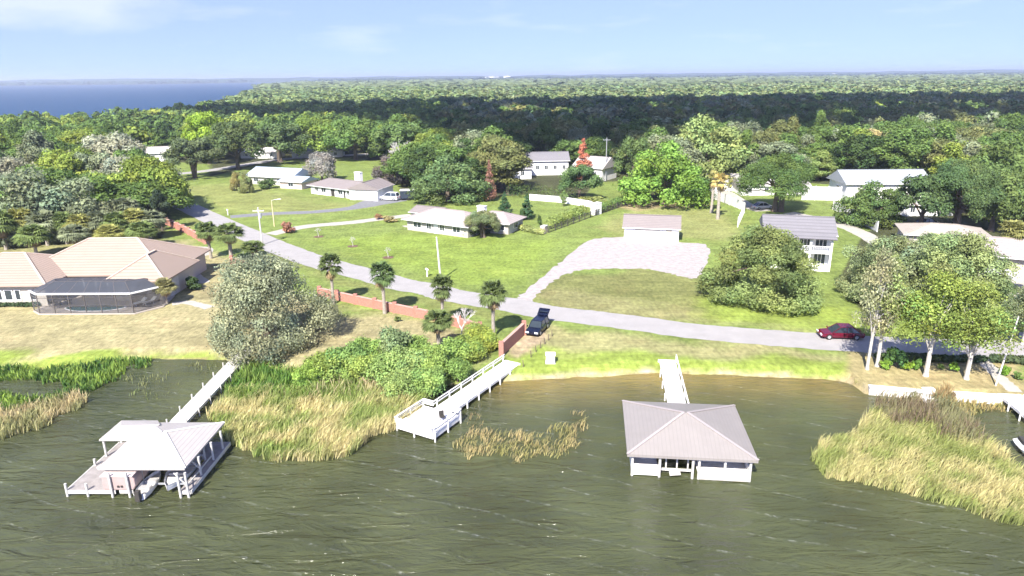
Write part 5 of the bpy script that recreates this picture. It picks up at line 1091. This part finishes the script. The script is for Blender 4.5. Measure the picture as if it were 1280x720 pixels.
def hedge(label, pts, h, wd, color, name='hedge', n=None, seed=3):
    w = [Vector((*P(a, b), 0)) for a, b in pts]; r = thing(name, label, 'hedge', w[0]); bl = []; rs = np.random.RandomState(seed)
    for a, b in zip(w, w[1:]):
        d = (b - a).length; k = 0
        while k < d: p = a + (b - a) * (k / d) - w[0]; bl.append((p.x + rs.uniform(-.15, .15), p.y + rs.uniform(-.15, .15), h * .5 * rs.uniform(.85, 1.15), wd * .6)); k += wd * .45
    V, Fc, Tn = blob_crown(bl, n or len(bl) * 150, .24, rs, tint=(.8, 1.2)); V[:, 2] = np.clip(V[:, 2] * 1.0, .02, h * 1.15); me = mesh_np('foliage', V, Fc, Tn); me.materials.append(LEAF); o = link('foliage', me, None, r); o.color = (*color, 1)
    q = MB(); [q.tube([(b[0], b[1], 0), (b[0], b[1], h * .5)], .03, 5) for b in bl[::2]]; q.build('stem', BARK, r)
hedge('tall loose hedge behind the black iron fence', [(688, 286), (730, 268)], 2.4, 2.2, (.15, .19, .055)); hedge('green hedge right of the white gate block', [(748, 266), (783, 254)], 2.2, 2.0, (.10, .15, .045), seed=4); hedge('pale clipped low hedge right of the house wing', [(642, 285), (676, 293)], 1.0, 1.3, (.2, .22, .08), seed=5)
hedge('low clipped hedge in front of the left house wing windows', [(0, 383), (49, 383)], .55, .6, (.04, .06, .03), seed=6); hedge('dark hedge under the small round-headed tree by the house', [(585, 296), (636, 286)], 1.6, 1.7, (.035, .055, .02), seed=7)
hedge('wild dark green hedge along the far side of the white garden wall', [(640, 246), (690, 250), (712, 252)], 3.4, 3.4, (.07, .10, .035), seed=8)
hedge('row of low dark shrubs between the road and the seawall lawn', [(1100, 448), (1180, 452), (1230, 452)], .7, .7, (.05, .07, .03), seed=9); hedge('low dark shrubs right of the path by the road end', [(1240, 452), (1290, 456)], .8, .9, (.05, .065, .03), seed=10)

# ================================================================== WOODS
rs = np.random.RandomState(77)
NOGO = [px_poly(q) for q in ([(640, 215), (735, 215), (735, 250), (640, 250)], [(735, 215), (785, 215), (785, 232), (735, 232)], [(190, 196), (212, 196), (212, 206), (190, 206)], [(1045, 232), (1170, 232), (1170, 285), (1100, 310), (1062, 300)], [(1035, 282), (1300, 282), (1300, 410), (1060, 410)])]
HOUSES = [(o.location.x, o.location.y) for o in bpy.data.objects if o.type == 'EMPTY' and o.get('category') in ('house', 'barn', 'house wing', 'garage', 'outbuilding', 'trailer')]
cand = []
ylim, cell = 1500, 8.3
y = 100.0
while y < 1500:
    step = cell * (1 if y < 420 else (y / 420) ** .75); half = .79 * y + 25; x = -half
    while x < half: cand.append((x + rs.uniform(-.4, .4) * step, y + rs.uniform(-.4, .4) * step, step)); x += step
    y += step
cand = np.array(cand); ok = ~(inside(NOGO[3], cand[:, 0], cand[:, 1]) | inside(NOGO[4], cand[:, 0], cand[:, 1]) | inside(NOGO[0], cand[:, 0], cand[:, 1]) | inside(NOGO[1], cand[:, 0], cand[:, 1]) | inside(CLEAR[0], cand[:, 0], cand[:, 1]) | inside(CLEAR[1], cand[:, 0], cand[:, 1]) | inside(FARLAKE, cand[:, 0], cand[:, 1] - 4))
cand = cand[ok]
good = []
GRID = {}
for (x, y, s) in cand:
    if any((x - a) ** 2 + ((y - b) * .8) ** 2 < (s * .62 + min(r, 6) * .55) ** 2 for a, b, r in KEYPOS): continue
    if y < 330 and any(abs(x - a) < 7.5 and -13 < y - b < 8 for a, b in HOUSES): continue
    # keep the street free
    good.append((float(x), float(y), float(s)))
road_w = smooth_pts([P(a, b) for a, b in [(176, 216), (184, 222), (200, 241), (250, 266)]], 4) + smooth_pts([P(a, b) for a, b in [(178, 220), (262, 213), (345, 200), (470, 192)]], 8)
good = [g for g in good if not any((g[0] - a) ** 2 + (g[1] - b) ** 2 < 36 for a, b in road_w)]
good.sort(key=lambda g: g[1])
def zone(x, y):
    px = 640 + F * x / math.hypot(y, H)
    return px
PAL = {'green': (.075, .115, .032), 'dark green': (.042, .068, .024), 'grey-green': (.13, .15, .085), 'yellow-green': (.15, .19, .04), 'olive': (.11, .12, .045), 'pale silvery': (.2, .205, .14)}
def pick(px, y):
    r = rs.rand(); f = vnoise(px * .05 + 9, y * .12, 1.0) * .5 + r * .5
    if px < 230 and y < 190: order = ('dark green', 'green', 'green', 'grey-green', 'pale silvery', 'yellow-green')
    elif px < 560: order = ('dark green', 'green', 'green', 'green', 'yellow-green', 'yellow-green')
    elif px < 800: order = ('dark green', 'dark green', 'green', 'olive', 'grey-green', 'green')
    else: order = ('dark green', 'green', 'green', 'olive', 'grey-green', 'yellow-green')
    return order[min(5, int(f * 6))]
places = [(150, 'grove at the left edge'), (230, 'grove by the upper street'), (400, 'wood behind the upper left lawn'), (560, 'wood behind the white ranch house'), (700, 'wood behind the pinkish roofed house'), (820, 'shaded wood behind the rust-red cypress'), (960, 'wood behind the straw-coloured palms'), (1080, 'wood left of the metal-roofed building'), (1180, 'wood behind the metal-roofed building'), (9999, 'wood above the right frame edge')]
kinds = [('moak1', 'rounded'), ('moak2', 'broad-crowned'), ('moak3', 'drooping'), ('mtall', 'upright'), ('mtall2', 'feathery'), ('mdark', 'dense low')]
NEAR = 262
Wt = [.26, .24, .22, .1, .06, .12]; Wl = [.2, .15, .25, .03, .02, .35]
ORD = ['first', 'second', 'third', 'fourth', 'fifth', 'sixth', 'seventh', 'eighth', 'ninth', 'tenth', 'eleventh', 'twelfth']
def ordn(i): return ORD[i] if i < 12 else f'number {i + 1}'
inview = [g for g in good if abs(g[0]) < .77 * g[1] + 8]; outview = [g for g in good if abs(g[0]) >= .77 * g[1] + 8]
ranks = {}
for g in inview[:NEAR]:
    px = zone(g[0], g[1]); pl = next(t for e, t in places if px < e); ranks.setdefault((pl, int(g[1] // 13)), []).append((px, g))
rows = {}
for (pl, rw) in sorted(ranks): rows.setdefault(pl, []).append(rw)
for (x, y, s) in inview[:NEAR]:
    px = zone(x, y); hue = pick(px, y); low = px < 230 and y < 150; k = rs.choice(6, p=Wl if low else Wt); key, adj = kinds[k]; pl = next(t for e, t in places if px < e); rw = int(y // 13)
    mates = sorted(ranks[(pl, rw)]); i = [m[1] for m in mates].index((x, y, s)); ri = rows[pl].index(rw)
    h = (rs.uniform(9.5, 15.5) if y > 175 else rs.uniform(8.0, 13.0)) * (1.12 if k in (3, 4) else 1) * (1.05 if px < 200 else .96); R = {0: 5.4, 1: 5.6, 2: 5.2, 3: 3.9, 4: 3.6, 5: 4.6}[k] * rs.uniform(1.0, 1.85)
    if low: h = Zt(px, 300, 192) * rs.uniform(.62, .95) if y < 135 else h
    c = np.array(PAL[hue]) * rs.uniform(.85, 1.15); tree('tree', f'{adj} {hue} tree, {ordn(i)} from left, {ORD[min(ri, 11)]} row, {pl}', 'tree', key, x, y, h, R, tuple(c), group='trees in the ' + pl)
# the rest of the wood, too many to count: one mass
LO = []
for sd in range(6):
    r2 = np.random.RandomState(200 + sd); bl = oak_blobs(5.2, 10, r2, 16, base=.35, r0=.24) if sd % 3 else oak_blobs(3.8, 11, r2, 14, base=.3, r0=.28)
    LO.append([blob_crown(bl, n, sz, r2, fuzz=.4, tint=(.7, 1.25)) for n, sz in ((900, .85), (300, 1.4), (110, 2.2))])
def wood(name, label, pts):
    VV, TT = [], []
    for (x, y, s) in pts:
        L = LO[rs.randint(6)][0 if y < 330 else (1 if y < 620 else 2)]; V, Fc, Tn = L; a = rs.uniform(0, 6.28); sc = s / 6.3 * rs.uniform(.85, 1.15); hh = rs.uniform(.7, 1.45)
        ca, sa = math.cos(a), math.sin(a); W = np.empty_like(V); W[:, 0] = (V[:, 0] * ca - V[:, 1] * sa) * sc + x; W[:, 1] = (V[:, 0] * sa + V[:, 1] * ca) * sc + y; W[:, 2] = V[:, 2] * hh
        c = np.array(PAL[pick(zone(x, y), y)]) * rs.uniform(.85, 1.15)
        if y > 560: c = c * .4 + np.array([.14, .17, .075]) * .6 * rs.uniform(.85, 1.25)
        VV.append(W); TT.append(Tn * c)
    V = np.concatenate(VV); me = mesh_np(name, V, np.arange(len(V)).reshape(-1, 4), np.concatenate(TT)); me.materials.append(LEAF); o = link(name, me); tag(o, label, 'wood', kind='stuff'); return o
wood('far_woodland', 'dense woodland stretching away behind the individual trees', inview[NEAR:] + [g for g in outview if g[1] > 170])
# far canopy: a rolling sheet of tree tops to the horizon
def canopy():
    V, TT = [], []; y = 1400.0
    n = 0
    while y < 15000:
        st = 26 * (y / 1500) ** 1.0; half = .8 * y + 60; xs = np.arange(-half, half, st); k = len(xs); xs = xs + rs.uniform(-.45, .45, k) * st; ys = y + rs.uniform(-.5, .5, k) * st
        m = ~inside(FARLAKE, xs, ys); xs, ys = xs[m], ys[m]; k = len(xs)
        for rep in range(7):
            w = st * rs.uniform(.35, .75, k); cx = xs + rs.normal(size=k) * st * .3; cyy = ys + rs.normal(size=k) * st * .3; z = rs.uniform(5, 14, k) + (y > 4000) * 2
            nrm = rs.normal(size=(k, 3)) * .6 + np.array([0, -.5, .8]); q, _ = cards(np.stack([cx, cyy, z], 1), nrm, w[:, None] * 1.0, rs); q = q.reshape(-1, 4, 3); q[:, :, 2] = np.clip((q[:, :, 2] - z[:, None]) * .35 + z[:, None], 1, 24); V.append(q.reshape(-1, 3))
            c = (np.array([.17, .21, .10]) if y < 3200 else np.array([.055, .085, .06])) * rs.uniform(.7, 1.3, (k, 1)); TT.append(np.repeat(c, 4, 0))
        y += st
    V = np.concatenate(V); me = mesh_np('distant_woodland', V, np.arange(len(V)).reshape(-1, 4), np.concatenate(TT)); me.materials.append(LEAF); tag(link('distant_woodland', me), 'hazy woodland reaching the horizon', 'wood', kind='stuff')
canopy()
def ridge():
    xs = np.arange(-15000, 15001, 60.0); V = []
    for k, (dy, f) in enumerate(((-250, 0), (-120, .8), (0, 1), (150, .9), (500, 0))):
        hgt = (22 + 13 * fnoise(xs, xs * 0 + 3, 1900) + 9 * vnoise(xs, xs * 0 + k, 160)) * f; V.append(np.stack([xs, 5600 + dy + 400 * (fnoise(xs, xs * 0, 4000) - .5), hgt - (f == 0) * 1], 1))
    n = len(xs); Fr = np.concatenate([np.stack([np.arange(n - 1) + k * n, np.arange(1, n) + k * n, np.arange(1, n) + (k + 1) * n, np.arange(n - 1) + (k + 1) * n], 1) for k in range(4)])
    tag(link('hills', mesh_np('hills', np.concatenate(V), Fr), mat('wooded_ridge', (.035, .06, .04), .95, .4, .01)), kind='structure')
ridge()

# ================================================================== REEDS
def blades(name, label, cat, polys, dens, hgt, col, lean=(.25, -.1), wid=.07, seed=1, zb=WZ, clump=.0):
    """polys: pixel outlines at the water line; col: function (u, noise) -> colour"""
    r2 = np.random.RandomState(seed); P0 = []
    for pl in polys:
        w = px_poly(pl, zb); xs = [a for a, b in w]; ys = [b for a, b in w]; A = (max(xs) - min(xs)) * (max(ys) - min(ys)); n = int(A * dens); x = r2.uniform(min(xs), max(xs), n); y = r2.uniform(min(ys), max(ys), n)
        jx = (fnoise(x + 3, y, 2.2) - .5) * 3.0; jy = (fnoise(x + 60, y + 9, 2.2) - .5) * 3.0; k = inside(w, x + jx, y + jy)
        if clump: k &= fnoise(x + 11, y + 5, 1.3) > clump
        P0.append(np.stack([x[k], y[k]], 1))
    p = np.concatenate(P0); n = len(p); f = fnoise(p[:, 0], p[:, 1], 2.5); h = hgt * r2.uniform(.6, 1.2, n) * (.65 + .7 * f); a = r2.uniform(0, 6.28, n); wv = np.stack([np.cos(a), np.sin(a), np.zeros(n)], 1) * wid * r2.uniform(.6, 1.4, (n, 1))
    b = np.stack([p[:, 0], p[:, 1], np.full(n, zb - .1)], 1); ln = np.stack([lean[0] + r2.normal(0, .22, n), lean[1] + r2.normal(0, .22, n)], 1) * h[:, None]
    m = b + np.stack([ln[:, 0] * .35, ln[:, 1] * .35, h * .62], 1); t = b + np.stack([ln[:, 0], ln[:, 1], h], 1)
    V = np.stack([b - wv / 2, b + wv / 2, m + wv / 2, m - wv / 2, m - wv / 2, m + wv / 2, t + wv * .08, t - wv * .08], 1).reshape(-1, 3); C_ = col(p[:, 0], p[:, 1], f, r2) * r2.uniform(.7, 1.3, (n, 1))
    me = mesh_np(name, V, np.arange(len(V)).reshape(-1, 4), np.repeat(C_, 8, 0)); me.materials.append(REED); return tag(link(name, me), label, cat, kind='stuff')
REED = leaf_mat('reed_blades', .35)
def cmix(A, B): A, B = np.array(A), np.array(B); return lambda x, y, f, r: A + (B - A) * np.clip((fnoise(x + 17, y + 3, 1.6) - .35) * 3 + r.normal(0, .2, len(x)), 0, 1)[:, None]
GRN = (.09, .15, .035); STRAW = (.6, .5, .28); YG = (.30, .31, .11)
blades('marsh_plants', 'lush green marsh plants fringing the left lawn and the small pond', 'marsh plants', [[(-80, 463), (60, 463), (150, 449), (205, 446), (160, 462), (132, 480), (108, 494), (60, 507), (-80, 520), (-80, 500), (0, 496), (60, 494), (84, 488), (82, 480), (45, 473), (-80, 478)]], 34, .7, cmix((.09, .17, .045), (.24, .34, .07)), (.05, 0), .13, 2)
blades('marsh_reeds', 'straw-coloured reeds along the outer edge of the left marsh', 'reeds', [[(-80, 522), (60, 507), (106, 492), (114, 500), (90, 516), (50, 534), (0, 552), (-80, 575)]], 45, .9, cmix(STRAW, (.33, .33, .15)), (.15, -.1), .07, 3)
blades('green_reeds', 'green cattails at the landward side of the middle reed bed', 'reeds', [[(286, 486), (306, 464), (345, 466), (400, 470), (470, 478), (450, 500), (340, 505), (296, 502)]], 44, 1.3, cmix((.12, .23, .05), (.24, .33, .08)), (.1, -.05), .09, 4)
blades('tall_reeds', 'golden green reeds leaning in the middle reed bed beside the shrubs', 'reeds', [[(268, 524), (280, 498), (300, 488), (345, 494), (440, 492), (480, 488), (520, 478), (533, 500), (505, 530), (470, 552), (440, 574), (410, 580), (330, 572), (295, 556)]], 95, 1.2, cmix((.66, .58, .30), (.30, .38, .11)), (.32, -.12), .052, 5)
blades('tall_reeds', 'straw reeds with brown heads just below the green shrubs', 'reeds', [[(360, 480), (420, 476), (500, 476), (530, 490), (480, 505), (400, 500)]], 30, 1.5, cmix((.6, .46, .3), (.42, .4, .2)), (.05, 0), .08, 6)
blades('water_reeds', 'thin tawny reed patch standing in open water beside the white dock', 'reeds', [[(566, 556), (585, 536), (620, 540), (660, 541), (705, 536), (716, 520), (730, 516), (730, 545), (705, 565), (650, 582), (610, 580), (580, 572)]], 34, .6, cmix((.56, .45, .22), (.36, .34, .13)), (.3, -.2), .045, 7, clump=.36)
blades('water_reeds', 'sparse reed strand trailing from the dock platform', 'reeds', [[(572, 512), (592, 506), (598, 530), (604, 545), (585, 545), (576, 530)]], 8, .6, cmix((.36, .27, .15), (.3, .25, .12)), (.3, -.2), .05, 8, clump=.45)
blades('water_grass', 'sparse pale green grass rising from the shallow water left of the walkway', 'reeds', [[(142, 478), (170, 466), (215, 470), (215, 490), (190, 500), (150, 494)], [(240, 455), (275, 452), (272, 466), (245, 466)]], 6, .5, cmix((.2, .24, .09), (.3, .31, .14)), (.1, 0), .06, 9, clump=.45)
blades('reed_bed', 'large golden green reed bed at the lower right', 'reeds', [[(1018, 568), (1032, 556), (1060, 542), (1085, 520), (1150, 515), (1215, 538), (1255, 566), (1285, 600), (1330, 640), (1330, 668), (1240, 650), (1160, 630), (1080, 602), (1028, 594)]], 95, .95, cmix((.30, .34, .11), (.56, .5, .24)), (.25, -.15), .05, 10)
blades('brown_rushes', 'tall purplish brown rushes behind the lower right reed bed', 'reeds', [[(1088, 514), (1094, 500), (1180, 504), (1222, 536), (1226, 556), (1200, 562), (1150, 545), (1110, 532)]], 40, 1.6, cmix((.22, .17, .11), (.24, .24, .12)), (.15, 0), .06, 11)
blades('brown_rushes', 'tawny grass growing in the gap between the two seawall stretches', 'reeds', [[(1166, 505), (1170, 490), (1190, 490), (1192, 505)]], 60, 1.3, cmix((.42, .27, .13), (.34, .25, .12)), (.05, 0), .06, 12)
blades('shore_grass', 'yellow-brown grass on the marshy strip below the seawall', 'reeds', [[(1090, 505), (1100, 496), (1270, 506), (1262, 518), (1220, 525), (1170, 515)]], 36, .5, cmix((.28, .26, .10), (.42, .33, .15)), (.1, 0), .07, 13)
blades('shore_grass', 'long yellowish grass by the left corner of the seawall', 'reeds', [[(1068, 484), (1070, 470), (1086, 466), (1086, 490)]], 60, .6, cmix((.34, .33, .12), (.42, .35, .17)), (.1, 0), .06, 14)

# ================================================================== CLOUD that shades the far wood (beyond the top of the picture), and a boat on the far lake
def cloud():
    alt = 620.0; off = Vector((-SUN_DIR.x, -SUN_DIR.y, 0)) * (alt / math.tan(rad(SUN_EL)))
    sp = [(-190, 400), (-100, 340), (-48, 280), (-14, 215), (2, 186), (60, 176), (74, 212), (110, 232), (200, 260), (420, 300), (620, 420), (520, 560), (100, 600), (-100, 560), (-230, 440)]
    r2 = np.random.RandomState(9); n = 0; V = []; Fc = []
    import bmesh
    bm = bmesh.new(); bmesh.ops.create_icosphere(bm, subdivisions=3, radius=1); bv = np.array([v.co[:] for v in bm.verts]); bf = np.array([[v.index for v in f.verts] for f in bm.faces]); bm.free()
    xs, ys = np.meshgrid(np.arange(-240, 640, 17.0), np.arange(160, 610, 17.0)); xs = xs.ravel() + r2.uniform(-6, 6, xs.size); ys = ys.ravel() + r2.uniform(-6, 6, ys.size); k = inside(sp, xs + (fnoise(xs, ys, 50) - .5) * 70, ys - fnoise(xs + 90, ys, 40) * 75 - 4) & (fnoise(xs, ys, 45) > .33)
    base = 0
    for x, y in zip(xs[k], ys[k]):
        R = r2.uniform(11, 17); d = bv * (1 + .16 * np.sin(bv[:, [0]] * 7 + x) * np.cos(bv[:, [1]] * 6 + y)); z0 = alt + r2.uniform(-1, 8); V.append(d * [R, R, R * .6] + [x - off.x, y - off.y, z0]); Fc.append(bf + base); base += len(bv)
    me = mesh_np('cloud', np.concatenate(V), np.concatenate(Fc), smooth=True); m = mat('cloud_white', (.9, .91, .93), 1, .02, .01, spec=0); tag(link('cloud', me, m), kind='structure')
cloud()
a = P(318, 116.5, WZ); b = boat((a[0], a[1], WZ + .3), .2, 30, 9, 'white boat far out on the blue lake')
